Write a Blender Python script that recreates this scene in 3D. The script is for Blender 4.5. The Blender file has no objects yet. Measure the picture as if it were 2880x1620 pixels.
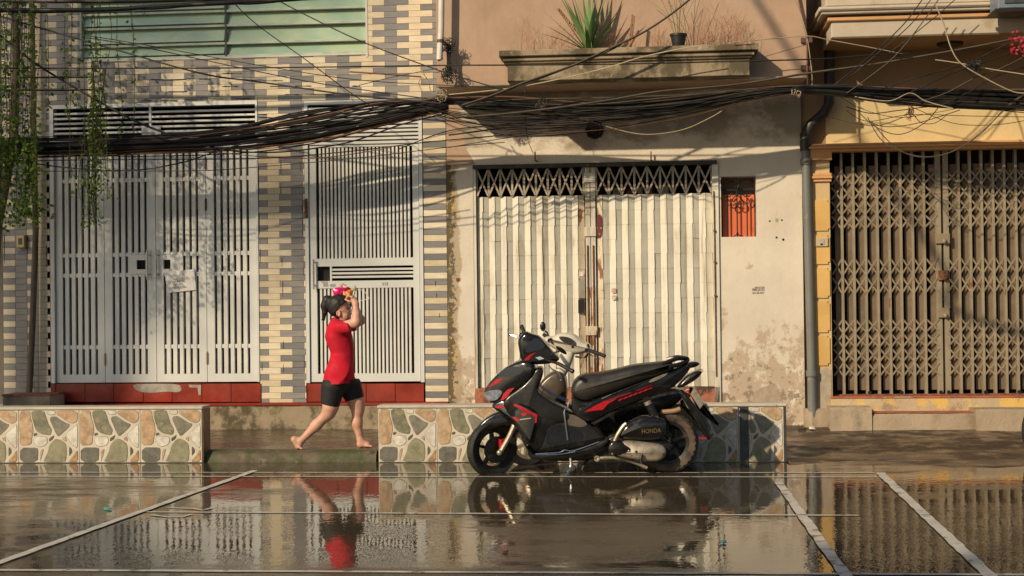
import bpy, bmesh, math, random
import numpy as np
from mathutils import Vector, Matrix
random.seed(7)
SC = bpy.context.scene
COL = SC.collection

# ------------------------------------------------------------------ camera
FPX, CX, CY, CAMH = 4200.0, 1440.0, 810.0, 1.39
_y, _p, _r = math.radians(5.5), math.atan(53 / 4200.0), math.radians(0.65)
FW = Vector((-math.sin(_y) * math.cos(_p), math.cos(_y) * math.cos(_p), math.sin(_p)))
_R0 = Vector((math.cos(_y), math.sin(_y), 0)); _U0 = _R0.cross(FW)
RT = _R0 * math.cos(_r) - _U0 * math.sin(_r)
UP = _U0 * math.cos(_r) + _R0 * math.sin(_r)
CAMD = 15.509
cam = bpy.data.cameras.new('camera'); camo = bpy.data.objects.new('camera', cam); COL.objects.link(camo)
cam.sensor_width = 36; cam.lens = FPX / 2880 * 36; cam.clip_end = 500
_m = Matrix((RT, UP, -FW)).transposed().to_4x4(); _m.translation = Vector((0, -CAMD, CAMH))
camo.matrix_world = _m
SC.camera = camo

# ------------------------------------------------------------------ light
SUNV = Vector((0.80, 1.0, -0.68))
world = bpy.data.worlds.new('World'); SC.world = world; world.use_nodes = True
_wn = world.node_tree
sky = _wn.nodes.new('ShaderNodeTexSky'); sky.sky_type = 'NISHITA'; sky.sun_disc = False
sky.sun_elevation = math.atan2(-SUNV.z, math.hypot(SUNV.x, SUNV.y))
sky.sun_rotation = math.atan2(-SUNV.x, -SUNV.y) % (2 * math.pi)
sky.dust_density = 1.0; sky.air_density = 1.1; sky.ozone_density = 1.6
_bg = _wn.nodes['Background']; _bg.inputs[1].default_value = 0.09
_wn.links.new(sky.outputs[0], _bg.inputs[0])
sun = bpy.data.lights.new('sun', 'SUN'); sun.energy = 5.0; sun.angle = math.radians(0.75); sun.color = (1.0, 0.81, 0.56)
suno = bpy.data.objects.new('sun', sun); COL.objects.link(suno)
suno.rotation_euler = SUNV.to_track_quat('-Z', 'Y').to_euler(); suno.location = (-12, -15, 12)
SC.view_settings.view_transform = 'Standard'; SC.view_settings.look = 'None'
SC.view_settings.exposure = -0.27; SC.view_settings.gamma = 1.0
SC.cycles.max_bounces = 6

# ------------------------------------------------------------------ measuring helpers (photo pixel -> point on a real plane)
def _ray(u, v): return FW * FPX + RT * (u - CX) - UP * (v - CY)
def W(u, v, Y=0.0):
    d = _ray(u, v); t = (Y + CAMD) / d.y
    return d.x * t, CAMH + d.z * t
def G(u, v, z=0.0):
    d = _ray(u, v); t = (z - CAMH) / d.z
    return d.x * t, -CAMD + d.y * t
def RR(uL, uR, vT, vB, Y=0.0):
    um, vm = (uL + uR) / 2, (vT + vB) / 2
    return W(uL, vm, Y)[0], W(uR, vm, Y)[0], W(um, vB, Y)[1], W(um, vT, Y)[1]

# ------------------------------------------------------------------ materials
MATS = {}
class NT:
    def __init__(s, name):
        s.m = bpy.data.materials.new(name); s.m.use_nodes = True
        s.t = s.m.node_tree; s.b = s.t.nodes['Principled BSDF']
        s._pos = None
    def new(s, k): return s.t.nodes.new(k)
    def link(s, a, b): s.t.links.new(a, b)
    def setv(s, sock, v):
        if hasattr(v, 'links') or isinstance(v, bpy.types.NodeSocket): s.link(v, sock)
        else: sock.default_value = v
    def pos(s, sc=(1, 1, 1), off=(0, 0, 0)):
        if s._pos is None: s._pos = s.new('ShaderNodeNewGeometry').outputs['Position']
        mp = s.new('ShaderNodeMapping'); mp.inputs['Scale'].default_value = sc; mp.inputs['Location'].default_value = off
        s.link(s._pos, mp.inputs['Vector']); return mp.outputs[0]
    def noise(s, scale, detail=4, rough=.55, sc=(1, 1, 1), off=(0, 0, 0), dist=0):
        n = s.new('ShaderNodeTexNoise'); n.inputs['Scale'].default_value = scale; n.inputs['Detail'].default_value = detail
        n.inputs['Roughness'].default_value = rough; n.inputs['Distortion'].default_value = dist
        s.link(s.pos(sc, off), n.inputs['Vector']); return n.outputs[0]
    def voro(s, scale, sc=(1, 1, 1), feature='F1'):
        n = s.new('ShaderNodeTexVoronoi'); n.inputs['Scale'].default_value = scale; n.feature = feature
        s.link(s.pos(sc), n.inputs['Vector']); return n.outputs[0]
    def ramp(s, fac, lo, hi, a=0.0, b=1.0):
        n = s.new('ShaderNodeMapRange'); n.interpolation_type = 'SMOOTHSTEP'
        s.setv(n.inputs[0], fac); n.inputs[1].default_value = lo; n.inputs[2].default_value = hi
        n.inputs[3].default_value = a; n.inputs[4].default_value = b; return n.outputs[0]
    def math(s, op, a, b=0.0):
        n = s.new('ShaderNodeMath'); n.operation = op; s.setv(n.inputs[0], a); s.setv(n.inputs[1], b); return n.outputs[0]
    def mix(s, fac, a, b, blend='MIX'):
        n = s.new('ShaderNodeMix'); n.data_type = 'RGBA'; n.blend_type = blend; n.clamp_factor = True
        s.setv(n.inputs[0], fac)
        for k, v in ((6, a), (7, b)):
            if isinstance(v, tuple): v = tuple(v[:3]) + (1,)
            s.setv(n.inputs[k], v)
        return n.outputs[2]
    def sep(s, ax):
        if s._pos is None: s._pos = s.new('ShaderNodeNewGeometry').outputs['Position']
        n = s.new('ShaderNodeSeparateXYZ'); s.link(s._pos, n.inputs[0]); return n.outputs[ax]
    def bump(s, h, strength=.3, dist=.01):
        n = s.new('ShaderNodeBump'); n.inputs['Strength'].default_value = strength; n.inputs['Distance'].default_value = dist
        s.setv(n.inputs['Height'], h); s.link(n.outputs[0], s.b.inputs['Normal']); return n
    def out(s, base=None, rough=None, metal=None, **kw):
        for k, v in (('Base Color', base), ('Roughness', rough), ('Metallic', metal)):
            if v is None: continue
            if isinstance(v, tuple): v = tuple(v[:3]) + (1,)
            s.setv(s.b.inputs[k], v)
        for k, v in kw.items(): s.setv(s.b.inputs[k], v)
        return s.m

def M(name, col, rough=.6, metal=0.0, var=.16, scale=5, bump=.0, bscale=60, layers=(), rvar=.1, coat=0, sc=(1, 1, 1), **kw):
    """plain surface: colour mottled by noise, optional layers (colour, scale, lo, hi, axis scale), fine relief"""
    if name in MATS: return MATS[name]
    n = NT(name)
    f = n.noise(scale, 5, .6, sc)
    a = tuple(c * (1 - var) for c in col); b = tuple(min(1, c * (1 + var)) for c in col)
    c = n.mix(n.ramp(f, .3, .7), a, b)
    for i, L in enumerate(layers):
        lc, ls, lo, hi = L[:4]; lsc = L[4] if len(L) > 4 else (1, 1, 1)
        c = n.mix(n.ramp(n.noise(ls, 6, .62, lsc, (i * 7.3, i * 3.1, i * 5.7)), lo, hi), c, lc)
    r = n.ramp(n.noise(scale * 2.3, 4, .6, sc, (3, 1, 2)), .3, .7, max(.02, rough - rvar), min(1, rough + rvar))
    if bump: n.bump(n.noise(bscale, 4, .6), bump, .004)
    if coat: kw['Coat Weight'] = coat; kw['Coat Roughness'] = .08
    MATS[name] = n.out(c, r, metal, **kw); return MATS[name]

# ------------------------------------------------------------------ mesh helpers
class MB:
    def __init__(s): s.v = []; s.f = []
    def add(s, vs, fs):
        o = len(s.v); s.v += [tuple(p) for p in vs]; s.f += [tuple(i + o for i in f) for f in fs]; return s
    def box(s, x0, x1, y0, y1, z0, z1):
        return s.add([(x0, y0, z0), (x1, y0, z0), (x1, y1, z0), (x0, y1, z0), (x0, y0, z1), (x1, y0, z1), (x1, y1, z1), (x0, y1, z1)],
                     [(0, 3, 2, 1), (4, 5, 6, 7), (0, 1, 5, 4), (1, 2, 6, 5), (2, 3, 7, 6), (3, 0, 4, 7)])
    def cbox(s, x0, x1, y0, y1, z0, z1, c=.002):
        """box whose front (-y) edges are chamfered"""
        return s.add([(x0, y1, z0), (x1, y1, z0), (x1, y1, z1), (x0, y1, z1), (x0, y0 + c, z0), (x1, y0 + c, z0), (x1, y0 + c, z1), (x0, y0 + c, z1),
                      (x0 + c, y0, z0 + c), (x1 - c, y0, z0 + c), (x1 - c, y0, z1 - c), (x0 + c, y0, z1 - c)],
                     [(0, 1, 2, 3), (0, 4, 5, 1), (1, 5, 6, 2), (2, 6, 7, 3), (3, 7, 4, 0), (4, 8, 9, 5), (5, 9, 10, 6), (6, 10, 11, 7), (7, 11, 8, 4), (8, 11, 10, 9)])
    def prism(s, poly, y0, y1):
        n = len(poly)
        return s.add([(p[0], y0, p[1]) for p in poly] + [(p[0], y1, p[1]) for p in poly],
                     [tuple(range(n)), tuple(range(2 * n - 1, n - 1, -1))] + [(i, i + n, (i + 1) % n + n, (i + 1) % n) for i in range(n)])
    def prismx(s, poly, x0, x1):
        n = len(poly)
        return s.add([(x0, p[0], p[1]) for p in poly] + [(x1, p[0], p[1]) for p in poly],
                     [tuple(range(n)), tuple(range(2 * n - 1, n - 1, -1))] + [(i, i + n, (i + 1) % n + n, (i + 1) % n) for i in range(n)])
    def prismz(s, poly, z0, z1):
        n = len(poly)
        return s.add([(p[0], p[1], z0) for p in poly] + [(p[0], p[1], z1) for p in poly],
                     [tuple(range(n)), tuple(range(2 * n - 1, n - 1, -1))] + [(i, i + n, (i + 1) % n + n, (i + 1) % n) for i in range(n)])
    def tube(s, pts, r, n=6, cap=True):
        pts = [Vector(p) for p in pts]; N = len(pts)
        if N < 2: return s
        rs = r if isinstance(r, (list, tuple)) else [r] * N
        ref = None; vs = []
        for i, p in enumerate(pts):
            t = (pts[min(i + 1, N - 1)] - pts[max(i - 1, 0)])
            t = t.normalized() if t.length > 1e-9 else Vector((0, 0, 1))
            if ref is None:
                ref = t.cross(Vector((0, 0, 1)) if abs(t.z) < .9 else Vector((1, 0, 0))).normalized()
            else:
                ref = (ref - t * ref.dot(t)); ref = ref.normalized() if ref.length > 1e-6 else t.orthogonal().normalized()
            b = t.cross(ref)
            for k in range(n):
                a = 2 * math.pi * k / n
                vs.append(p + (ref * math.cos(a) + b * math.sin(a)) * rs[i])
        fs = [(i * n + k, i * n + (k + 1) % n, (i + 1) * n + (k + 1) % n, (i + 1) * n + k) for i in range(N - 1) for k in range(n)]
        if cap: fs += [tuple(range(n - 1, -1, -1)), tuple(range((N - 1) * n, N * n))]
        return s.add(vs, fs)
    def bar(s, a, b, w, d):
        """flat bar between two points in the facade plane: w in plane, d in depth"""
        a, b = Vector(a), Vector(b); t = (b - a).normalized(); q = Vector((-t.z, 0, t.x)) * (w / 2); e = Vector((0, d / 2, 0))
        vs = [a - q - e, a + q - e, a + q + e, a - q + e, b - q - e, b + q - e, b + q + e, b - q + e]
        return s.add(vs, [(0, 3, 2, 1), (4, 5, 6, 7), (0, 1, 5, 4), (1, 2, 6, 5), (2, 3, 7, 6), (3, 0, 4, 7)])
    def lathe(s, prof, c, axis='y', n=28, a0=0, a1=2 * math.pi):
        """prof: (radius, along-axis) closed loop ring profile around axis through c"""
        K = len(prof); vs = []; full = abs(a1 - a0 - 2 * math.pi) < 1e-6; cnt = n if full else n + 1
        for i in range(cnt):
            a = a0 + (a1 - a0) * i / n
            for r, h in prof:
                q = (r * math.cos(a), h, r * math.sin(a)) if axis == 'y' else ((r * math.cos(a), r * math.sin(a), h) if axis == 'z' else (h, r * math.cos(a), r * math.sin(a)))
                vs.append((c[0] + q[0], c[1] + q[1], c[2] + q[2]))
        fs = [(i * K + k, i * K + (k + 1) % K, ((i + 1) % cnt) * K + (k + 1) % K, ((i + 1) % cnt) * K + k) for i in range(n) for k in range(K)]
        return s.add(vs, fs)
    def ell(s, c, r, n=12, m=8):
        vs = [(c[0], c[1], c[2] + r[2])]
        for j in range(1, m):
            t = math.pi * j / m
            for i in range(n):
                a = 2 * math.pi * i / n
                vs.append((c[0] + r[0] * math.sin(t) * math.cos(a), c[1] + r[1] * math.sin(t) * math.sin(a), c[2] + r[2] * math.cos(t)))
        vs.append((c[0], c[1], c[2] - r[2])); L = len(vs) - 1
        fs = [(0, 1 + i, 1 + (i + 1) % n) for i in range(n)] + [(L, L - n + (i + 1) % n, L - n + i) for i in range(n)]
        fs += [(1 + j * n + i, 1 + (j + 1) * n + i, 1 + (j + 1) * n + (i + 1) % n, 1 + j * n + (i + 1) % n) for j in range(m - 2) for i in range(n)]
        return s.add(vs, fs)
    def mesh(s, name, mat=None, smooth=None, fix=True, org=(0, 0, 0)):
        me = bpy.data.meshes.new(name)
        me.from_pydata([(p[0] - org[0], p[1] - org[1], p[2] - org[2]) for p in s.v], [], s.f)
        if fix:
            bm = bmesh.new(); bm.from_mesh(me); bmesh.ops.recalc_face_normals(bm, faces=bm.faces); bm.to_mesh(me); bm.free()
        if mat: me.materials.append(mat)
        if smooth is not None:
            me.shade_smooth(); me.set_sharp_from_angle(angle=math.radians(smooth))
        return me
    def build(s, name, mat, parent=None, smooth=None, fix=True):
        xs, ys, zs = zip(*s.v)
        org = ((min(xs) + max(xs)) / 2, (min(ys) + max(ys)) / 2, min(zs))
        return place(name, s.mesh(name, mat, smooth, fix, org), org, parent)

WM = {}
def place(name, me, loc=(0, 0, 0), parent=None, rot=None):
    o = bpy.data.objects.new(name, me); COL.objects.link(o)
    o.location = loc
    m = Matrix.Translation(Vector(loc))
    if rot is not None:
        o.rotation_euler = rot; m = m @ rot.to_matrix().to_4x4() if hasattr(rot, 'to_matrix') else m
    WM[o.name] = m
    if parent is not None:
        o.parent = parent; o.matrix_parent_inverse = WM[parent.name].inverted()
    return o
def tag(o, label, cat, group=None):
    o['label'] = label; o['category'] = cat
    if group: o['group'] = group
    return o
def T(name, label, cat, loc=(0, 0, 0), group=None):
    return tag(place(name, None, loc), label, cat, group)
def struct(o): o['kind'] = 'structure'; return o
def stuff(o): o['kind'] = 'stuff'; return o

def crom(pts, n=10):
    P = [Vector(p) for p in pts]; out = []
    for i in range(len(P) - 1):
        a, b, c, d = P[max(i - 1, 0)], P[i], P[i + 1], P[min(i + 2, len(P) - 1)]
        for k in range(n):
            t = k / n
            out.append(.5 * ((2 * b) + (c - a) * t + (2 * a - 5 * b + 4 * c - d) * t * t + (3 * b - a - 3 * c + d) * t ** 3))
    return out + [P[-1]]
def chaikin(poly, it=1, keep=.22):
    for _ in range(it):
        q = []
        for i in range(len(poly)):
            a, b = poly[i], poly[(i + 1) % len(poly)]
            q += [(a[0] * (1 - keep) + b[0] * keep, a[1] * (1 - keep) + b[1] * keep), (a[0] * keep + b[0] * (1 - keep), a[1] * keep + b[1] * (1 - keep))]
        poly = q
    return poly
def area2(poly): return sum(poly[i][0] * poly[(i + 1) % len(poly)][1] - poly[(i + 1) % len(poly)][0] * poly[i][1] for i in range(len(poly))) / 2
def inset(poly, d):
    if area2(poly) < 0: poly = poly[::-1]
    out = []; n = len(poly)
    for i in range(n):
        a, b, c = Vector(poly[i - 1]), Vector(poly[i]), Vector(poly[(i + 1) % n])
        e1 = (b - a).normalized() if (b - a).length > 1e-9 else Vector((1, 0)); e2 = (c - b).normalized() if (c - b).length > 1e-9 else e1
        n1, n2 = Vector((-e1.y, e1.x)), Vector((-e2.y, e2.x)); m = n1 + n2
        m = m.normalized() if m.length > 1e-6 else n1
        k = min(1.6, 1 / max(.35, m.dot(n1))); out.append(tuple(b + m * d * k))
    return out
def text_mesh(body, size, mat, width=None):
    cu = bpy.data.curves.new('lettering', 'FONT'); cu.body = body; cu.size = size; cu.align_x = 'CENTER'; cu.align_y = 'CENTER'; cu.extrude = .0004
    o = bpy.data.objects.new('lettering', cu); COL.objects.link(o)
    dg = bpy.context.evaluated_depsgraph_get(); dg.update()
    me = bpy.data.meshes.new_from_object(o.evaluated_get(dg)); bpy.data.objects.remove(o)
    xs = [v.co.x for v in me.vertices]
    k = width / (max(xs) - min(xs)) if width and xs else 1
    for v in me.vertices: v.co = (v.co.x * k, -v.co.z, v.co.y)
    me.materials.clear(); me.materials.append(mat); return me

# ------------------------------------------------------------------ palette
def ground_mat():
    n = NT('wet_concrete')
    big = n.noise(.7, 6, .62, (.55, 1.0, 1), (4.2, 1.3, 0), .6)
    mid = n.noise(2.6, 6, .64, (.5, 1.2, 1), (1, 8, 0))
    wet = n.math('ADD', n.math('ADD', n.math('MULTIPLY', big, .44), n.math('MULTIPLY', mid, .28)), n.math('MULTIPLY', n.noise(8, 7, .72, (.35, 1, 1), (3, 3, 0)), .28))
    def spot(cx, cy, rx, ry, amt):
        mp = n.pos((1 / rx, 1 / ry, 0), (-cx / rx, -cy / ry, 0)); l = n.new('ShaderNodeVectorMath'); l.operation = 'LENGTH'; n.link(mp, l.inputs[0])
        return n.ramp(l.outputs['Value'], .35, 1.15, amt, 0.0)
    # where water stands on this court and where it has drained
    for c in ((.95, -6.4, .95, 3.2, .13), (2.6, -4.6, 2.6, 2.2, .10), (-1.9, -5.0, 1.1, 2.6, .08), (-.9, -3.5, 3.4, .9, .12), (-5.0, -2.7, 3.2, .7, .10), (-2.9, -6.5, .8, 1.2, .05),
              (-.35, -6.6, .75, .9, -.13), (-.9, -7.9, .9, .5, -.08), (-4.6, -4.4, 1.2, .7, -.06), (-3.6, -7.0, .5, .4, -.07), (-2.9, -6.9, 1.6, .9, .06), (-3.6, -5.4, 1.2, .8, .05), (2.5, -3.9, .7, .35, -.13), (1.75, -4.5, .55, .35, -.10), (.55, -4.0, .7, .2, -.07)):
        wet = n.math('ADD', wet, spot(*c))
    pud = n.ramp(wet, .475, .545)
    dry = n.ramp(wet, .32, .45, 1, 0)
    fine = n.noise(38, 5, .65)
    c = n.mix(n.ramp(fine, .3, .75), (.066, .050, .030), (.115, .088, .053))
    c = n.mix(n.ramp(n.noise(1.3, 5, .6, (.6, 1, 1), (9, 2, 0)), .4, .7, 0, .7), c, (.048, .041, .026))
    c = n.mix(n.math('MULTIPLY', dry, .55), c, (.14, .11, .075))
    c = n.mix(n.ramp(n.noise(150, 3, .6), .68, .74, 0, .6), c, (.28, .24, .18))
    c = n.mix(pud, c, (.072, .057, .036))
    r = n.mix(pud, n.mix(n.ramp(wet, .38, .47), (.40,) * 3, (.13,) * 3), (.008,) * 3)
    calm = n.ramp(n.noise(1.1, 3, .5, (.7, 1, 1), (2, 7, 0)), .36, .62, .22, 1.0)
    rip = n.math('ADD', n.math('MULTIPLY', n.noise(26, 2, .5, (.9, .5, 1)), .00105), n.math('MULTIPLY', n.noise(60, 1, .5, (1, .4, 1), (5, 5, 0)), .00030))
    rip = n.math('MULTIPLY', rip, calm)
    grit = n.math('MULTIPLY', n.math('ADD', n.noise(110, 5, .7), n.math('MULTIPLY', n.noise(30, 4, .6), 1.5)), n.ramp(wet, .36, .50, .0016, 0.0))
    n.bump(n.math('ADD', rip, grit), 1.0, 1.0)
    return n.out(c, r, 0.0, IOR=1.36, **{'Specular IOR Level': .55})
def plaster(name, base, patches=(), bump=.35, rough=.85, var=.1, streak=None):
    n = NT(name)
    c = n.mix(n.ramp(n.noise(1.6, 6, .65), .3, .7), tuple(x * (1 - var) for x in base), tuple(min(1, x * (1 + var)) for x in base))
    c = n.mix(n.ramp(n.noise(14, 6, .7, (1, 1, 1), (3, 0, 0)), .55, .85, 0, .35), c, tuple(x * .6 for x in base))
    for i, (col, s, lo, hi, amt, zlo, zhi) in enumerate(patches):
        f = n.noise(s, 7, .68, (1, 1, .8), (i * 11.0, 2, i * 4.0))
        if zlo is not None:
            f = n.math('ADD', f, n.ramp(n.sep(2), zlo, zhi, .22, -.12))
        c = n.mix(n.ramp(f, lo, hi, 0, amt), c, col)
    if streak:
        f = n.noise(7, 4, .6, (1, 1, .12), (1, 1, 1)); c = n.mix(n.ramp(f, .52, .75, 0, streak[1]), c, streak[0])
    h = n.math('ADD', n.noise(9, 6, .6), n.math('MULTIPLY', n.noise(70, 4, .6), .35))
    n.bump(h, bump, .012)
    return n.out(c, rough)
MAT_GROUND = ground_mat()
MAT_LINE = M('court_paint', (.62, .60, .53), .5, var=.1, layers=(((.14, .115, .08), 13, .56, .66), ((.42, .38, .30), 50, .5, .75)), bump=.2)
MAT_PAVE = M('pavement_concrete', (.085, .066, .044), .20, var=.25, scale=3, rvar=.2, bump=.5, bscale=45, layers=(((.07, .055, .035), 2.2, .45, .65), ((.22, .18, .13), 9, .6, .8)))
MAT_MOSS = M('mossy_kerb', (.10, .08, .05), .7, var=.3, scale=6, bump=.8, bscale=50, layers=(((.055, .07, .02), 4, .4, .6), ((.25, .20, .12), 12, .58, .75), ((.03, .03, .015), 9, .6, .75)))
MAT_CREAM = [M('cream_tile_%s' % k, c, .38, var=.10, scale=14, sc=(.5, 1, 3), rvar=.06, layers=(((.52, .43, .30), 1.3, .48, .78, (1, 1, .5)),)) for k, c in zip('abc', [(.71, .61, .43), (.62, .52, .35), (.75, .67, .51)])]
MAT_GREY = [M('grey_tile_%s' % k, c, .38, var=.12, scale=14, sc=(.4, 1, 4), rvar=.06) for k, c in zip('abc', [(.235, .225, .22), (.19, .185, .185), (.275, .26, .245)])]
MAT_GROUT = M('tile_grout', (.16, .14, .11), .9, bump=.3)
MAT_STEEL = M('pale_painted_steel', (.68, .69, .66), .36, .15, var=.05, scale=1.2, rvar=.06, layers=(((.50, .47, .40), 3.5, .66, .82, (1, 1, .35)), ((.24, .15, .08), 9, .76, .82, (1, 1, .5))))
MAT_STEEL2 = M('pale_slat_steel', (.70, .70, .66), .36, .1, var=.05, scale=2, layers=(((.45, .40, .32), 30, .74, .82),))
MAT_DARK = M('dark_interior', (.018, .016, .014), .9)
MAT_RUST = M('rusty_iron', (.20, .085, .04), .8, var=.4, scale=25, bump=.5, layers=(((.07, .03, .02), 40, .5, .7),))
MAT_RED = M('red_glazed_tile', (.27, .036, .022), .22, var=.22, scale=3, layers=(((.42, .25, .18), 22, .70, .8), ((.20, .04, .025), 5, .5, .7)))
MAT_MORTAR = M('grey_mortar', (.36, .32, .27), .95, var=.2, scale=14, bump=.8)
MAT_PLINTH = plaster('stained_plinth', (.30, .235, .155), ((( .075, .06, .03), 3.4, .45, .58, .95, None, None), ((.10, .11, .035), 6, .56, .68, .7, None, None), ((.50, .42, .31), 8, .60, .72, .7, None, None)), .8)
MAT_GREENGLASS = None
def green_glass():
    n = NT('green_frosted_glass')
    c = n.mix(n.ramp(n.noise(1.3, 4, .6, (1, 1, 1.6)), .35, .65), (.32, .48, .36), (.46, .56, .36))
    c = n.mix(n.ramp(n.noise(5, 4, .6, (1, 1, 1.5), (2, 2, 2)), .55, .75, 0, .6), c, (.58, .62, .36))
    n.bump(n.noise(3, 2, .5), .1, .02)
    return n.out(c, .22, 0.0, **{'Specular IOR Level': .6, 'Coat Weight': .5, 'Coat Roughness': .05})
MAT_GREENGLASS = green_glass()
MAT_WHITE = M('white_pvc', (.66, .62, .55), .4, var=.08, layers=(((.40, .33, .24), 6, .6, .8, (1, 1, .3)),))
MAT_TAN = plaster('tan_plaster', (.425, .29, .20), (((.47, .35, .25), 1.1, .5, .7, .6, None, None), ((.30, .19, .12), 3.0, .58, .78, .6, None, None)), .3, .8, .12, ((.33, .22, .14), .35))
def cream_plaster():
    n = NT('peeling_cream_plaster')
    c = n.mix(n.ramp(n.noise(1.4, 6, .65), .3, .7), (.63, .565, .465), (.73, .665, .555))
    c = n.mix(n.ramp(n.noise(5, 6, .7, (1, 1, .5), (4, 0, 1)), .52, .78, 0, .6), c, (.58, .47, .35))
    zf = n.ramp(n.sep(2), .1, 2.1, .19, -.08)
    c = n.mix(n.ramp(n.math('ADD', n.noise(3.2, 8, .72, (1, 1, .8), (7, 1, 3)), zf), .57, .64, 0, .9), c, (.47, .37, .27))
    c = n.mix(n.ramp(n.math('ADD', n.noise(10, 7, .7, (1, 1, 1), (1, 5, 3)), zf), .68, .74, 0, .85), c, (.25, .19, .12))
    # bare strip along the party line on the left, ochre flakes
    xf = n.ramp(n.sep(0), -2.18, -1.86, .35, -.25)
    c = n.mix(n.ramp(n.math('ADD', n.noise(3.0, 7, .7, (1, 1, .6), (2, 9, 3)), xf), .56, .63, 0, .8), c, (.40, .30, .19))
    c = n.mix(n.ramp(n.math('ADD', n.noise(6, 7, .7, (1, 1, .6), (8, 9, 3)), xf), .80, .85, 0, .95), c, (.55, .36, .12))
    c = n.mix(n.ramp(n.math('ADD', n.noise(16, 7, .75, (1, 1, 1), (5, 2, 3)), xf), .74, .80, 0, .9), c, (.09, .075, .04))
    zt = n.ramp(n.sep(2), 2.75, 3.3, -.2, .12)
    c = n.mix(n.ramp(n.math('ADD', n.noise(2.6, 7, .7, (.7, 1, 1), (3, 3, 8)), zt), .46, .66, 0, .85), c, (.27, .22, .16))  # stains under the overhang, their colour darkened to deepen the shade there
    c = n.mix(n.ramp(n.noise(60, 3, .6, (1, 1, 1), (4, 4, 4)), .72, .76, 0, .7), c, (.36, .28, .18))
    h = n.math('ADD', n.noise(7, 7, .62), n.math('MULTIPLY', n.noise(60, 4, .6), .3)); n.bump(h, .45, .014)
    return n.out(c, .85)
MAT_CREAMWALL = cream_plaster()
MAT_OLDCONC = plaster('weathered_concrete', (.33, .26, .175), (((.085, .07, .04), 3.0, .43, .58, .92, None, None), ((.16, .15, .06), 7, .55, .68, .7, None, None), ((.55, .46, .33), 6, .6, .72, .8, None, None)), .7, .9, .15, ((.10, .085, .05), .6))
MAT_SHEET = M('cream_sheet_steel', (.66, .635, .535), .5, 0, var=.1, scale=2.4, layers=(((.45, .38, .27), 5, .56, .76, (1, 1, .25)), ((.30, .15, .07), 18, .73, .79, (1, 1, .4)), ((.76, .74, .65), 7, .64, .76), ((.36, .29, .20), 16, .54, .74, (1, 1, .05)), ((.30, .24, .16), 3, .58, .74, (1, 1, .3)), ((.26, .11, .05), 30, .68, .73, (1, 1, .4))), bump=.1, bscale=12)
MAT_SHEETR = M('rust_eaten_sheet', (.60, .52, .38), .7, var=.15, layers=(((.25, .10, .05), 9, .54, .62, (1, 1, .3)), ((.10, .045, .03), 22, .62, .70)), bump=.4)
MAT_LATT = M('worn_lattice_steel', (.40, .345, .26), .6, .1, var=.2, layers=(((.22, .09, .045), 20, .58, .68),))
MAT_GATEBROWN = M('olive_gate_steel', (.27, .215, .14), .55, .1, var=.15, layers=(((.24, .08, .04), 14, .62, .70, (1, 1, .4)), ((.50, .44, .32), 20, .66, .78)))
MAT_BACKSHEET = M('brown_backing_sheet', (.175, .125, .08), .6, .05, var=.15, layers=(((.27, .22, .16), 9, .62, .75, (1, 1, .4)), ((.15, .06, .04), 14, .66, .74)))
MAT_SHOPWALL = plaster('shop_brown_paint', (.30, .195, .105), (((.22, .14, .08), 2, .5, .7, .6, None, None),), .2, .75)
MAT_SHOPYEL = plaster('shop_yellow_paint', (.66, .51, .26), (((.52, .36, .15), 2.4, .55, .75, .5, None, None),), .15, .7)
MAT_ORANGE = plaster('orange_trim_paint', (.62, .34, .15), (((.40, .21, .10), 3, .55, .72, .6, None, None),), .2, .75)
MAT_PANEL = plaster('ochre_panel_paint', (.66, .41, .13), (((.56, .33, .11), 2.5, .55, .75, .5, None, None),), .15, .65)
MAT_PILAST = plaster('sand_pilaster_paint', (.58, .43, .22), (((.40, .30, .18), 3, .55, .7, .7, .45, 1.0),), .3, .8)
MAT_FASCIA = plaster('balcony_fascia_paint', (.52, .45, .35), (((.36, .28, .18), 3, .55, .7, .7, None, None), ((.12, .10, .06), 6, .66, .75, .7, None, None)), .4, .85)
MAT_YBASE = plaster('flaking_yellow_base', (.50, .40, .25), (((.68, .45, .12), 2.6, .50, .56, .95, None, None), ((.30, .22, .14), 6, .58, .68, .8, None, None)), .8)
MAT_STEP = plaster('worn_concrete_step', (.38, .30, .21), (((.24, .18, .12), 3, .5, .66, .8, None, None), ((.5, .42, .31), 8, .6, .74, .6, None, None)), .9)
MAT_REDLINE = M('faded_red_paint', (.36, .10, .06), .7, var=.3, scale=8, layers=(((.36, .27, .19), 9, .55, .65),))
MAT_PIPE = M('grey_drain_pvc', (.16, .165, .155), .45, var=.12, scale=2, layers=(((.30, .26, .2), 9, .6, .75),))
MAT_BLACKPIPE = M('black_drain_pipe', (.03, .028, .025), .5)
MAT_CABLE = M('black_cable', (.014, .013, .012), .5, var=.2)
MAT_CABLE2 = M('dusty_cable', (.085, .07, .05), .6, var=.2)
MAT_CABLE3 = M('pale_cable', (.42, .34, .22), .6, var=.15)
MAT_CABLE4 = M('brown_cable', (.16, .075, .04), .6, var=.15)
MAT_REDBOARD = M('orange_red_board', (.68, .155, .055), .6, var=.12, scale=2, sc=(1, 1, .5), layers=(((.55, .11, .045), 5, .55, .7),))
MAT_BLACKIRON = M('black_wrought_iron', (.018, .015, .013), .55, .3)
MAT_PAPER = M('sleeved_paper', (.86, .84, .79), .35, var=.05, scale=18, bump=.25, bscale=25, coat=.5)
MAT_INK = M('black_ink', (.03, .028, .025), .6)
MAT_INKBLUE = M('grey_plate', (.45, .47, .47), .4)
MAT_LEAF = None
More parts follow.
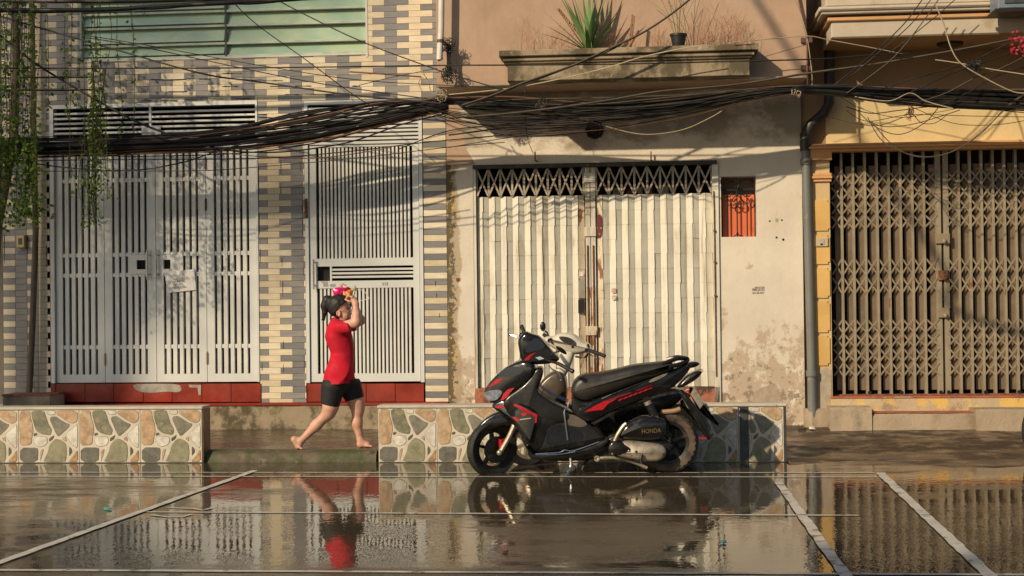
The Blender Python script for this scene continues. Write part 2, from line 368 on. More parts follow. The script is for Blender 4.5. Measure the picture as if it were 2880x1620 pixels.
def leafmat(name, a, b, trans=.35):
    n = NT(name)
    oi = n.new('ShaderNodeNewGeometry').outputs['Random Per Island']
    c = n.mix(oi, a, b)
    m = n.out(c, .55, 0.0, **{'Specular IOR Level': .3})
    tr = n.new('ShaderNodeBsdfTranslucent'); n.link(c, tr.inputs[0])
    mx = n.new('ShaderNodeMixShader'); mx.inputs[0].default_value = trans
    out = n.t.nodes['Material Output']
    n.link(n.b.outputs[0], mx.inputs[1]); n.link(tr.outputs[0], mx.inputs[2]); n.link(mx.outputs[0], out.inputs[0])
    return m
MAT_LEAF = leafmat('vine_leaf', (.06, .14, .018), (.21, .31, .05), .5)
MAT_TREELEAF = leafmat('tree_leaf', (.03, .07, .012), (.09, .14, .025))
MAT_STEM = M('brown_stem', (.09, .065, .035), .8)
MAT_BARK = M('grey_bark', (.13, .10, .07), .9, var=.3, scale=12, bump=.6, sc=(1, 1, .3))
MAT_DRYSTEM = M('dry_red_stem', (.34, .17, .10), .8, var=.3)
MAT_ALOE = M('aloe_green', (.13, .24, .075), .5, var=.25, scale=8, sc=(1, 1, .4))

# ================================================================== THE SETTING
def bx(name, uL, uR, vT, vB, Y, depth, mat, parent, vm=None, ch=0.0):
    """box whose front face fills a photo rectangle on the plane y = Y"""
    x0, x1, z0, z1 = RR(uL, uR, vT, vB, Y)
    if vm is not None: x0, x1 = W(uL, vm, Y)[0], W(uR, vm, Y)[0]
    m = MB()
    (m.cbox(x0, x1, Y, Y + depth, z0, z1, ch) if ch else m.box(x0, x1, Y, Y + depth, z0, z1))
    return m.build(name, mat, parent)

m = MB(); m.add([(-90, -120, 0), (90, -120, 0), (90, 40, 0), (-90, 40, 0)], [(0, 1, 2, 3)])
struct(m.build('ground', MAT_GROUND, fix=False))
MAT_LINE2 = M('worn_court_paint', (.60, .57, .50), .55, var=.1, layers=(((.22, .19, .14), 9, .50, .62),))
def strip(name, pts, w, z, mat=None):
    """painted line: wobbly-edged ribbon lying on the ground"""
    m = MB(); P = []
    for i in range(len(pts) - 1):
        a, b = Vector(pts[i]), Vector(pts[i + 1]); n = max(2, int((b - a).length / .12))
        P += [a.lerp(b, k / n) for k in range(n)]
    P.append(Vector(pts[-1])); vs = []
    for i, p in enumerate(P):
        t = (P[min(i + 1, len(P) - 1)] - P[max(i - 1, 0)]).normalized(); q = Vector((-t.y, t.x))
        for s in (-1, 1):
            e = p + q * s * (w / 2 + random.uniform(-.07, .07) * w); vs.append((e.x, e.y, z))
    m.add(vs, [(2 * i, 2 * i + 2, 2 * i + 3, 2 * i + 1) for i in range(len(P) - 1)])
    return struct(m.build(name, mat or MAT_LINE, fix=False))
strip('court_line', [(-9.5, -2.97), (1.76, -3.07)], .042, .004)
strip('court_line', [(-9.5, -3.27), (1.77, -3.38)], .042, .004)
strip('court_line', [(-3.52, -5.47), (1.3, -5.57)], .042, .004)
strip('court_line', [(-9.5, -7.78), (6, -7.68)], .048, .004)
strip('court_line', [(-3.46, -2.9), (-3.64, -7.52), (-3.75, -10.5)], .062, .007)
strip('court_line', [(1.80, -3.1), (1.66, -7.73), (1.58, -10.5)], .07, .007)
a, b = G(2256, 1452), G(2376, 1620); strip('court_line', [(a[0] + (a[0] - b[0]) * .85, a[1] + (a[1] - b[1]) * .85), a, b, (b[0] + (b[0] - a[0]), b[1] + (b[1] - a[1]))], .065, .0095, MAT_LINE2)
a = [G(u, v) for u, v in ((470, 1428), (505, 1430), (540, 1431), (572, 1436), (600, 1429))]; strip('chalk_mark', a, .03, .0045)
a = [G(u, v) for u, v in ((425, 1449), (470, 1455), (515, 1454), (540, 1447))]; strip('chalk_mark', a, .03, .0045)

PX0, PX1 = -4.135, -2.535      # the gap between the two planters
PXR = W(2212, 1225, -2.22)[0]
m = MB(); m.prismx([(-2.0, -.05), (-2.0, .10), (0.3, .134), (0.3, -.05)], -14, PXR)
struct(m.build('pavement', MAT_PAVE))
# kerb: a lumpy mossy edge
m = MB(); N = 26; prof = [(-2.175, 0), (-2.165, .07), (-2.13, .098), (-2.0, .103)]
vs = []
for i in range(N + 1):
    x = PX0 + (PX1 - PX0) * i / N
    for k, (yy, zz) in enumerate(prof): vs.append((x, yy + random.uniform(-.012, .012) * (k < 3), zz + random.uniform(-.008, .006) * (0 < k < 3)))
m.add(vs, [(i * 4 + k, (i + 1) * 4 + k, (i + 1) * 4 + k + 1, i * 4 + k + 1) for i in range(N) for k in range(3)])
struct(m.build('kerb', MAT_MOSS, smooth=50))
MAT_RAMP = M('damp_dirt_ramp', (.17, .12, .078), .45, var=.25, scale=2.2, rvar=.3, bump=.6, bscale=40, layers=(((.055, .038, .024), 1.5, .40, .54, (.45, 1.3, 1)), ((.26, .20, .14), 4, .62, .75, (.5, 1, 1)), ((.05, .035, .022), 7, .58, .7, (.5, 1, 1))))
m = MB(); vs = []; NX, NY = 30, 14
for j in range(NY + 1):
    for i in range(NX + 1):
        f = j / NY; x = PXR + .004 + 10 * i / NX; y = -2.55 + 2.55 * f + .3 * math.sin(i * .9) * (1 - f)
        vs.append((x, y, -.004 + .148 * f ** 1.15 + (.007 * math.sin(i * 1.7 + j) * math.sin(j * .8) if 0 < j < NY else 0)))
m.add(vs, [(j * (NX + 1) + i, j * (NX + 1) + i + 1, (j + 1) * (NX + 1) + i + 1, (j + 1) * (NX + 1) + i) for j in range(NY) for i in range(NX)])
struct(m.build('dirt_ramp', MAT_RAMP, smooth=60, fix=False))

# ------------------------------------------------------------------ stone-tiled planters
YP = -2.22
STONES = [('o', [(588, 92), (665, 92), (668, 140), (685, 190), (690, 240), (680, 280), (675, 340), (590, 345), (588, 250)]),
 ('g', [(675, 92), (768, 90), (785, 140), (800, 190), (825, 230), (815, 273), (740, 258), (705, 230), (692, 190), (678, 140)]),
 ('w', [(795, 92), (850, 92), (850, 120), (820, 126), (788, 118)]),
 ('o', [(862, 92), (1012, 92), (1012, 168), (975, 188), (930, 168), (890, 138), (858, 118)]),
 ('e', [(815, 137), (850, 132), (880, 152), (920, 178), (958, 192), (940, 220), (905, 252), (870, 282), (848, 250), (828, 200), (810, 160)]),
 ('w', [(1012, 186), (988, 207), (943, 247), (924, 267), (948, 310), (978, 345), (1000, 366), (1012, 352)]),
 ('d', [(690, 255), (714, 252), (718, 268), (690, 278)]),
 ('w', [(722, 278), (788, 281), (793, 320), (778, 343), (735, 357), (702, 343), (688, 310), (692, 292)]),
 ('d', [(802, 292), (838, 268), (842, 274), (832, 300), (803, 318)]),
 ('j', [(850, 294), (888, 304), (926, 333), (932, 390), (927, 440), (918, 464), (758, 464), (774, 430), (794, 390), (804, 345), (828, 314)]),
 ('o', [(903, 290), (924, 278), (933, 318), (907, 304)]),
 ('l', [(590, 358), (718, 358), (725, 382), (719, 464), (590, 464)]),
 ('o', [(746, 373), (763, 368), (758, 400), (744, 440), (739, 462), (737, 400)]),
 ('d', [(948, 348), (970, 372), (971, 395), (956, 413), (948, 422)]),
 ('b', [(1000, 384), (1012, 379), (1012, 464), (943, 464), (958, 440), (986, 412)])]
def stonemat(n, col, col2, r=.3): return M(n, col, r, var=.25, scale=16, layers=((col2, 20, .50, .66), (tuple(c * .5 for c in col), 9, .62, .76)), rvar=.08, bump=.15, bscale=30)
SM = {'o': stonemat('orange_stone_glaze', (.45, .30, .18), (.52, .42, .28)), 'g': stonemat('green_stone_glaze', (.19, .185, .125), (.30, .27, .17)),
      'w': stonemat('white_stone_glaze', (.62, .59, .51), (.66, .63, .56)), 'e': stonemat('olive_stone_glaze', (.20, .19, .145), (.25, .235, .18)),
      'd': stonemat('dark_stone_glaze', (.10, .09, .07), (.16, .13, .09)), 'j': stonemat('moss_stone_glaze', (.25, .24, .155), (.30, .275, .18)),
      'l': stonemat('slate_stone_glaze', (.14, .135, .115), (.18, .175, .14)), 'b': stonemat('brown_stone_glaze', (.38, .21, .10), (.5, .33, .17))}
MAT_TILEGROUT = M('pale_tile_ground', (.58, .53, .43), .35, var=.1, scale=10, layers=(((.32, .27, .19), 8, .64, .78),))
MAT_CAP = M('planter_cap', (.52, .47, .38), .55, var=.15, scale=7, bump=.3, layers=(((.20, .15, .09), 14, .60, .70),))
MAT_DARKMETAL = M('dark_painted_strip', (.05, .055, .055), .45, var=.25, scale=10)
_tz0, _tz1 = .006, W(330, 1152, YP)[1]
_tw = W(397, 1225, YP)[0] - W(225, 1225, YP)[0]
def clipx(poly, xm):
    out = []
    for i in range(len(poly)):
        a, b = poly[i], poly[(i + 1) % len(poly)]
        if a[0] >= xm: out.append(a)
        if (a[0] >= xm) != (b[0] >= xm):
            t = (xm - a[0]) / (b[0] - a[0]); out.append((xm, a[1] + (b[1] - a[1]) * t))
    return out
MAT_STONEEDGE = M('dark_stone_outline', (.17, .145, .10), .5)
def stone_mesh(k, poly, cut=0.0):
    q = [((x - 580) / 442 * _tw, (467 - y) / 380 * (_tz1 - _tz0)) for x, y in poly]
    if cut: q = clipx(q, cut * _tw + .006)
    if len(q) < 3 or abs(area2(q)) < 6e-5: return None
    q = chaikin(q, 1, .2)
    if area2(q) < 0: q = q[::-1]
    r1, n = inset(q, .0035), len(q)
    m = MB(); m.add([(x, .0, z) for x, z in q] + [(x, -.0015, z) for x, z in q] + [(x, -.0032, z) for x, z in r1],
        [(i, (i + 1) % n, n + (i + 1) % n, n + i) for i in range(n)] + [(n + i, n + (i + 1) % n, 2 * n + (i + 1) % n, 2 * n + i) for i in range(n)] + [tuple(range(2 * n, 3 * n))])
    me = m.mesh('stone', SM[k], None, True); me.materials.append(MAT_STONEEDGE)
    for f in me.polygons:
        if f.index < 2 * n: f.material_index = 1
    return me
SMESH = [stone_mesh(k, p) for k, p in STONES]; SMESHC = [stone_mesh(k, p, .43) for k, p in STONES]
def tile_mesh(x0):
    m = MB(); g = .0018; m.cbox(x0 + g, _tw - g, 0, .014, 0, _tz1 - _tz0, .0015); return m.mesh('tile', MAT_TILEGROUT)
TMESH, TMESHC = tile_mesh(0), tile_mesh(.43 * _tw)
def planter(x0, x1, tiles, label, lastcut=None, sx=1.0):
    t = T('stone_planter', label, 'planter', ((x0 + x1) / 2, YP + .12, 0), 'low planter walls faced with stone tiles')
    m = MB(); m.box(x0, x1, YP + .014, -2.002, -.02, _tz1 - .002); m.build('core', MAT_CAP, t)
    m = MB(); m.cbox(x0 - .006, x1 + .006, YP - .012, -1.985, _tz1, _tz1 + .026, .006); m.build('cap', MAT_CAP, t)
    for x in tiles:
        o = place('tile', TMESH, (x, YP, _tz0), t); o.scale.x = sx
        for me in SMESH: place('stone', me, (x, YP, _tz0), o)
    if lastcut is not None:
        o = place('tile', TMESHC, (lastcut, YP, _tz0), t); o.scale.x = sx
        for me in SMESHC:
            if me: place('stone', me, (lastcut, YP, _tz0), o)
        m = MB(); m.cbox(lastcut + .43 * _tw * sx - .075, lastcut + .43 * _tw * sx - .004, YP - .006, YP + .012, .004, _tz1 - .004, .003); m.build('metal_strip', MAT_DARKMETAL, t)
        m = MB(); m.cbox(lastcut + _tw * sx, x1, YP - .004, YP + .012, .004, _tz1 - .004, .002); m.build('edge_trim', MAT_DARKMETAL, t)
    return t
_xe = W(568, 1225, YP)[0]
pl = planter(_xe - 6 * _tw, _xe + .004, [_xe - _tw * k for k in range(1, 7)], 'low planter wall of stone-pattern tiles in front of the wide pale gate')
m = MB(); m.box(_xe + .0045, _xe + .012, YP + .002, -2.002, .004, _tz1 - .002); m.build('end_tile', M('brown_end_tile', (.16, .10, .065), .35, var=.4, scale=12, layers=(((.4, .35, .26), 9, .6, .7),)), pl)
_xs = W(1064, 1225, YP)[0]
_sx = (PXR - .022 - _xs - .09) / (6.57 * _tw)
_lc = _xs + 6 * _tw * _sx + .09 - .43 * _tw * _sx
planter(_xs, PXR, [_xs + _tw * _sx * k for k in range(6)], 'low planter wall of stone-pattern tiles behind the parked scooters', _lc, _sx)

# ================================================================== TILED HOUSE (left)
th = T('tiled_house', 'narrow house clad in cream and grey brick tiles, with pale steel gates', 'house', (-5, .1, .13))
TX1 = W(1257, 700)[0]; TX0 = W(9, 800)[0]; TOPZ = 6.2
gx0, gx1, gz0, gz1 = RR(137, 727, 288, 1077, 0.0); gx0, gx1 = W(143, 925)[0], W(730, 925)[0]
dx0, dx1, dz0, dz1 = RR(858, 1191, 280, 1077, 0.0)
wx0, wx1, wz0, wz1 = RR(224, 1033, -60, 162, 0.0); wz1 = 5.6
BASEZ = W(660, 1133)[1]
# red plinth course below gates replaces tiles there
openings = [(gx0, gx1, BASEZ - .02, gz1), (dx0, dx1, BASEZ - .02, dz1), (wx0, wx1, wz0, wz1)]
def wall_cells(x0, x1, z0, z1, ops):
    xs = sorted({x0, x1, *[min(max(o[i], x0), x1) for o in ops for i in (0, 1)]}); zs = sorted({z0, z1, *[min(max(o[i], z0), z1) for o in ops for i in (2, 3)]})
    out = []
    for j in range(len(zs) - 1):
        run = None
        for i in range(len(xs) - 1):
            cx, cz = (xs[i] + xs[i + 1]) / 2, (zs[j] + zs[j + 1]) / 2
            solid = not any(o[0] < cx < o[1] and o[2] < cz < o[3] for o in ops)
            if solid and run is None: run = xs[i]
            if not solid and run is not None: out.append((run, xs[i], zs[j], zs[j + 1])); run = None
        if run is not None: out.append((run, xs[-1], zs[j], zs[j + 1]))
    return out
m = MB()
for a in wall_cells(TX0 - 3, TX1, BASEZ, TOPZ, openings): m.box(a[0], a[1], .013, .22, a[2], a[3])
m.build('wall', MAT_GROUT, th)
# the cladding tiles, row by row
TP, RP = .2556, .0657
_ax, _az = W(1083, 200)[0], W(1150, 153)[1]
def minus(r, o):
    x0, x1, z0, z1 = r
    if x1 <= o[0] or x0 >= o[1] or z1 <= o[2] or z0 >= o[3]: return [r]
    out = []
    if x0 < o[0]: out.append((x0, o[0], z0, z1))
    if x1 > o[1]: out.append((o[1], x1, z0, z1))
    mx0, mx1 = max(x0, o[0]), min(x1, o[1])
    if z1 > o[3]: out.append((mx0, mx1, o[3], z1))
    if z0 < o[2]: out.append((mx0, mx1, z0, o[2]))
    return out
tiles = []
for r in range(-80, 40):
    z0 = _az + r * RP; z1 = z0 + RP
    if z1 < BASEZ or z0 > 5.0: continue
    z0 = max(z0, BASEZ); odd = r % 2
    for c in range(-30, 10):
        x0 = _ax + c * TP - (TP / 2 if odd else 0); x1 = x0 + TP
        if x1 <= TX0 or x0 >= TX1: continue
        grey = (c % 2 == 0)
        ce = (x0 + x1) / 2
        if dx1 - .02 < ce and z1 < dz1 + .02: continue
        if ce < gx0 + .02 and z1 < gz1 - .3: continue
        rr = (max(x0, TX0), min(x1, TX1), z0, z1)
        for q in [rr]:
            parts = [q]
            for o in openings: parts = [p for s_ in parts for p in minus(s_, o)]
            tiles += [(p, grey) for p in parts if p[1] - p[0] > .012 and p[3] - p[2] > .012]
    if z1 < dz1 + .02:          # strip right of the narrow door: one whole tile per course
        tiles.append(((dx1 + .004, TX1, z0, z1), bool(odd)))
    if z1 < gz1 - .3:           # strip left of the wide gate
        xa, xb, xc, xd = W(43, 800)[0], W(76, 800)[0], W(93, 800)[0], W(108, 800)[0]
        tiles += [((TX0, xa, z0, z1), not odd), ((xa, xb, z0, z1), True), ((xb, xc, z0, z1), bool(odd)), ((xc, xd, z0, z1), True), ((xd, gx0 - .004, z0, z1), False)]
def vis_rank(t):
    (x0, x1, z0, z1), g = t; a = (x1 - x0) * (z1 - z0)
    if x0 < -5.9: a *= .4
    if z0 > 4.7: a *= .2
    if -4.1 < x0 and z1 < .66: a *= .9
    return -a
tiles.sort(key=vis_rank)
TM = {}
rest = {0: MB(), 1: MB()}
for i, ((x0, x1, z0, z1), g) in enumerate(tiles):
    gp = .0012
    if i < 298:
        v = random.choice((0, 0, 1, 2)); key = (round(x1 - x0, 4), round(z1 - z0, 4), g, v)
        if key not in TM:
            m = MB(); m.cbox(gp, x1 - x0 - gp, 0, .013, gp, z1 - z0 - gp, .0015); TM[key] = m.mesh('cladding_tile', (MAT_GREY if g else MAT_CREAM)[v])
        place('cladding_tile', TM[key], (x0, random.uniform(-.0006, .0006), z0), th)
    else: rest[int(g)].cbox(x0 + gp, x1 - gp, 0, .013, z0 + gp, z1 - gp, .0015)
stuff(rest[0].build('cream_tiles', MAT_CREAM[0], th)); stuff(rest[1].build('grey_tiles', MAT_GREY[0], th))
rt = random.Random(12)
MAT_TAPE = M('black_tape_residue', (.02, .018, .016), .8)
def residue(u, v, w, h):
    n_ = 5; top = []; bot = []
    for k_ in range(n_ + 1):
        uu, vv = (u + w * k_ / n_, v) if w > h else (u, v + h * k_ / n_)
        d_ = (h if w > h else w) * rt.uniform(.15, .55)
        (top.append(W(uu, vv - d_, -.002)), bot.append(W(uu, vv + d_, -.002))) if w > h else (top.append(W(uu - d_, vv, -.002)), bot.append(W(uu + d_, vv, -.002)))
    m = MB(); m.prism(top + bot[::-1], -.0022, .0005); m.build('tape_residue', MAT_TAPE, th)
for u, v, w_ in ((625, 207, 55), (470, 258, 55), (560, 223, 30), (590, 258, 22), (625, 243, 45), (700, 225, 40), (740, 227, 55), (760, 243, 60), (830, 242, 45), (400, 283, 30), (450, 283, 50), (520, 281, 50), (600, 279, 40), (660, 278, 45), (800, 266, 40), (860, 265, 50), (910, 266, 30), (990, 242, 22), (722, 322, 30), (725, 330, 25), (795, 324, 25), (730, 331, 110)): residue(u, v, w_, 3.2)
for u, v, h_ in ((727, 470, 90), (790, 450, 40), (790, 515, 30), (846, 455, 30), (729, 600, 60), (850, 560, 60), (851, 620, 40), (793, 725, 25), (732, 700, 40), (855, 735, 40), (795, 790, 45), (797, 960, 20), (857, 860, 18), (856, 1000, 45), (797, 1025, 22), (737, 1020, 22), (1225, 790, 16), (1228, 825, 12), (1236, 880, 12), (130, 690, 60), (132, 950, 30), (12, 660, 80), (77, 660, 70)): residue(u, v, 2.0, h_)
# red tile courses under the gates, ledge, plinth
def red_course(us, vT, vB):
    for a, b in zip(us, us[1:]):
        x0, x1, z0, z1 = RR(a, b, vT, vB, -.012); m = MB(); m.cbox(x0 + .002, x1 - .002, -.012, .02, z0, z1, .003); m.build('red_tile', MAT_RED, th)
red_course([143, 157, 239, 320, 403, 484, 568, 650, 734], 1079, 1131)
red_course([864, 948, 1030, 1112, 1193], 1079, 1130)
q = [(372, 1081), (420, 1079), (505, 1080), (512, 1098), (498, 1104), (470, 1101), (430, 1105), (398, 1103), (380, 1096)]
m = MB(); m.prism([W(u, v, -.02) for u, v in chaikin(q, 1)], -.0155, -.011); m.build('mortar_patch', MAT_MORTAR, th)
q = [(530, 1082), (565, 1083), (564, 1110), (558, 1112), (555, 1090), (533, 1090)]
m = MB(); m.prism([W(u, v, -.02) for u, v in q], -.0145, -.011); m.build('mortar_patch', MAT_MORTAR, th)
x0, _, z0, z1 = RR(36, 1256, 1134, 1142, -.06); m = MB(); m.cbox(x0, TX1, -.05, .2, z0, z1, .004); m.build('ledge', MAT_RED, th)
m = MB(); NX, NZ = 70, 7; vs = []
for j in range(NZ + 1):
    for i in range(NX + 1):
        vs.append((TX0 - 3 + (TX1 - TX0 + 3) * i / NX, -.035 - .03 * (1 - j / NZ) + random.uniform(-.008, .008), .12 + (z0 - .12) * j / NZ))
m.add(vs, [(j * (NX + 1) + i, j * (NX + 1) + i + 1, (j + 1) * (NX + 1) + i + 1, (j + 1) * (NX + 1) + i) for j in range(NZ) for i in range(NX)])
m.build('plinth', MAT_PLINTH, th, smooth=60, fix=False)
# small step block at the far left
x0, x1, z0, z1 = RR(8, 140, 1110, 1160, -.45); m = MB(); m.box(x0, x1, -.45, -.066, .11, z1 - .012); m.build('side_step', MAT_STEP, th)
m = MB(); m.box(x0 - .01, x1 + .01, -.462, -.066, z1 - .012, z1 + .004); m.build('step_tread', MAT_REDLINE, th)
# rooms behind the openings, their darkness painted in as near-black walls
def room(parent, x0, x1, z0, z1, y0, d=1.6, mat=None):
    m = MB(); m.box(x0 - .25, x1 + .25, y0, y0 + d, z0 - .02, z1 + .15)
    m.f.pop(-4)   # open front (towards -y)
    me = m.build('room_lining', mat or MAT_DARK, parent, fix=False); return me
MAT_ROOM = M('room_darkness', (.055, .05, .042), .9)
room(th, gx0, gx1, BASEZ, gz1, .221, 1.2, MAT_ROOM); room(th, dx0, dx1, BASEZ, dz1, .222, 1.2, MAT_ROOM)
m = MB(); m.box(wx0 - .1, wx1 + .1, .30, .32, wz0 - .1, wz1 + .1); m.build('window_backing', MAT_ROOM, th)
# frosted green louvre window
MAT_FRAMEW = M('white_window_frame', (.62, .60, .54), .45, var=.06)
vl = [-25, -4, 33, 74, 124, 160]
for i in range(len(vl) - 1):
    for a, b in ((228, 632), (637, 1029)):
        x0, x1, z0, z1 = RR(a, b, vl[i] + 1, vl[i + 1] - 3, .05)
        m = MB(); m.prismx([(.022, z0), (.030, z0 - .004), (.085, z1 + .03), (.077, z1 + .03)], x0, x1); m.build('glass_pane', MAT_GREENGLASS, th)
    x0, x1, z0, z1 = RR(228, 1029, vl[i + 1] - 5.5, vl[i + 1] + .5, .01); m = MB(); m.box(x0, x1, .012, .05, z0, z1); m.build('glazing_bar', M('green_grey_bar', (.46, .52, .42), .5), th)
bx('mullion', 632, 637, -40, 158, .008, .03, MAT_DARKMETAL, th, 100)
for n, a in (('jamb', (224, 229, -60, 168)), ('jamb', (1028, 1034, -60, 160))): bx(n, *a, -.006, .06, MAT_FRAMEW, th, 100)
bx('window_sill', 222, 1035, 160, 164, -.008, .06, MAT_FRAMEW, th)

# ------------------------------------------------------------------ wide pale steel gate
YG = .03
g1 = T('steel_gate', 'wide pale grey four-leaf steel gate with slotted leaves and louvred transom', 'gate', ((gx0 + gx1) / 2, .05, BASEZ))
m = MB(); fw = .045
for a in ((gx0 + .003, gx0 + fw), (gx1 - fw + .02, gx1 - .003)): m.box(a[0], a[1], -.008, .09, gz0 + .004, gz1 - .003)
m.box(gx0 + fw, gx1 - fw + .02, -.008, .09, gz1 - .045, gz1 - .003)
_tb0, _tb1 = W(430, 397, YG)[1], W(430, 385, YG)[1]
m.box(gx0 + fw, gx1 - fw + .02, -.006, .09, _tb0, _tb1)
m.build('frame', MAT_STEEL, g1)
sx0, sx1 = gx0 + fw + .003, gx1 - fw + .017
n_sl = 5; zt, zb = gz1 - .048, _tb1
for i in range(n_sl):
    z = zt - (zt - zb) * (i + 1) / (n_sl + 1)
    m = MB(); m.cbox(sx0, sx1, 0, .03, z - .011, z + .011, .003); m.build('louvre_slat', MAT_STEEL2, g1)
x = W(425, 330, YG)[0]; m = MB(); m.box(x - .012, x + .012, -.004, .034, zb, zt); m.build('transom_mullion', MAT_STEEL, g1)
LE = [158, 295, 440, 582, 726]
SL = [[177, 195, 213, 231, 249, 268], [317, 335.5, 354, 372, 390, 408], [461, 479.5, 498, 516, 534.5, 553], [604, 622.5, 641, 659, 677.5, 696]]
XV = lambda u: W(u, 925, YG)[0]
ZG = lambda v, u=430: W(u, v, YG)[1]
zT, zSl1, zSl0, zB = ZG(399), ZG(425), ZG(1052), ZG(1075)
for k in range(4):
    xa, xb = XV(LE[k]) + .003, XV(LE[k + 1]) - .003
    s = [XV(q) for q in SL[k]]; sw = .0275
    m = MB()
    m.box(xa, s[0], YG, YG + .045, zB, zT); m.box(s[-1] + sw, xb, YG, YG + .045, zB, zT)
    m.box(s[0], s[-1] + sw, YG + .0005, YG + .045, zSl1, zT); m.box(s[0], s[-1] + sw, YG + .0005, YG + .045, zB, zSl0)
    lf = m.build('gate_leaf', MAT_STEEL, g1)
    hole = {1: (3, 5), 2: (0, 2)}.get(k)
    for i in range(5):
        segs = [(zSl0, zSl1)]
        if hole and hole[0] <= i < hole[1]: segs = [(zSl0, ZG(771)), (ZG(716), zSl1)]
        for z0, z1 in segs:
            m = MB(); m.cbox(s[i] + sw, s[i + 1], YG + .001, YG + .035, z0, z1, .002); m.build('bar', MAT_STEEL2, lf)
    for v in (505, 715, 772, 975):
        m = MB(); m.box(s[0] - .01, s[-1] + sw + .01, YG + .009, YG + .03, ZG(v + 5.5), ZG(v - 5.5)); m.build('cross_rail', MAT_STEEL2, lf)
    if hole:
        xa2, xb2 = s[hole[0]] - .002, s[hole[1]] + sw + .002
        hx0, hx1 = (XV(386), XV(411)) if k == 1 else (XV(456), XV(481))
        hz0, hz1 = ZG(757), ZG(731); m = MB(); y0, y1 = YG - .0015, YG + .02
        a0, a1 = min(xa2, hx0 - .02), max(xb2, hx1 + .02); z0, z1 = ZG(770), ZG(717)
        m.box(a0, hx0, y0, y1, z0, z1); m.box(hx1, a1, y0, y1, z0, z1); m.box(hx0, hx1, y0, y1, z0, hz0); m.box(hx0, hx1, y0, y1, hz1, z1)
        m.build('lock_plate', MAT_STEEL, lf)
        m = MB(); m.box(hx0 - .01, hx1 + .01, YG + .04, YG + .05, hz0 - .01, hz1 + .01); m.build('lock_recess', MAT_DARK, lf)
        hu = 420 if k == 1 else 444
        x = XV(hu); m = MB(); m.tube([(x, YG - .045, ZG(786)), (x, YG - .045, ZG(702))], .011, 8)
        for v in (718, 772): m.tube([(x, YG - .045, ZG(v)), (x + .018, YG, ZG(v))], .007, 6)
        m.build('pull_handle', M('dull_chrome', (.42, .40, .36), .3, .8), lf, smooth=40)
    if k in (1, 3):
        x = XV(LE[k]) + .0
        for v in ((1010,) if k == 1 else (462, 578, 1008)):
            m = MB(); m.tube([(x, YG - .006, ZG(v + 15)), (x, YG - .006, ZG(v - 15))], .011, 8); m.tube([(x, YG - .006, ZG(v + 18)), (x, YG - .006, ZG(v - 18))], .006, 6)
            m.build('hinge', MAT_RUST if v < 900 else M('brass_hinge', (.36, .29, .18), .5, .4), lf, smooth=40)
# interior blind panel glimpsed behind right-hand leaves
m = MB(); m.box(XV(455), XV(720), .19, .2, ZG(587), ZG(400)); m.build('inner_panel', M('olive_inner_panel', (.22, .20, .13), .5, var=.3, scale=3), g1)
m = MB(); m.box(XV(462), XV(562), .15, .16, ZG(920), ZG(770)); m.build('inner_panel', M('pale_inner_board', (.30, .25, .19), .7), g1)
# sleeved notice on the gate
nt = T('notice_sheet', 'tilted handwritten white notice in a clear sleeve on the wide gate', 'notice', (W(505, 790)[0], 0, W(505, 824)[1]))
q = [W(u, v, .0) for u, v in ((462, 766), (545, 757), (550, 815), (469, 824))]
m = MB(); NXX = 8; vs = []
for j in range(NXX + 1):
    for i in range(NXX + 1):
        a, b = i / NXX, j / NXX; e0 = Vector(q[0]).lerp(Vector(q[1]), a); e1 = Vector(q[3]).lerp(Vector(q[2]), a); p = e1.lerp(e0, b)
        vs.append((p.x, .012 + .006 * math.sin(a * 7 + b * 3) * math.sin(b * 5) + random.uniform(-.0015, .0015), p.y))
n1 = NXX + 1; F = [(j * n1 + i, j * n1 + i + 1, (j + 1) * n1 + i + 1, (j + 1) * n1 + i) for j in range(NXX) for i in range(NXX)]
m.add(vs, F); m.add([(a, b + .003, c) for a, b, c in vs], [f[::-1] for f in F]); m.build('sheet', MAT_PAPER, nt, smooth=40, fix=False)
for i, (l, wd) in enumerate((('KHÔNG ĐỂ XE', .135), ('TRƯỚC CỬA NHÀ XIN', .165), ('CẢM ƠN. ĐT:', .12), ('0912 345', .10), ('0 98 82 966 35 566', .16))):
    u, v = 500 + (8 if i == 1 else 0), 775 + i * 8.2
    x, z = W(u, v, -.004); o = place('text_line', text_mesh(l, .03, MAT_INK, wd), (x, -.006, z), nt); o.rotation_euler = (0, math.radians(-6), 0)
tag(bx('house_plaque', 398, 452, 354, 379, -.022, .012, MAT_INKBLUE, None, ch=.002), 'small grey blue plaque on the louvred transom behind the cables', 'plaque')

# ------------------------------------------------------------------ narrow pale steel door
g2 = T('steel_door', 'narrow pale grey steel door with thin vertical bars and louvred transom', 'door', ((dx0 + dx1) / 2, .05, BASEZ))
ZD = lambda v, u=1025: W(u, v, YG)[1]
XD = lambda u: W(u, 640, YG)[0]
m = MB(); zT2, zTb = dz1 - .003, ZD(402)
m.box(dx0 + .003, XD(870), -.01, .09, dz0 + .004, zT2); m.box(XD(1181), dx1 - .003, -.01, .09, dz0 + .004, zT2)
m.box(XD(870), XD(1181), -.01, .09, zT2 - .04, zT2); m.box(XD(870), XD(1181), -.008, .09, zTb - .012, zTb + .014)
m.build('frame', MAT_STEEL, g2)
for i in range(9):
    z = zT2 - .045 - (zT2 - .045 - zTb - .014) * (i + .9) / 9.6; m = MB(); m.cbox(XD(870) + .001, XD(1181) - .001, .0, .03, z - .0125, z + .0125, .003); m.build('louvre_slat', MAT_STEEL2, g2)
m = MB(); zl1, zl0 = zTb - .016, ZD(1073)
m.box(XD(872), XD(891), YG - .02, YG + .03, zl0, zl1); m.box(XD(1162), XD(1179), YG - .02, YG + .03, zl0, zl1)
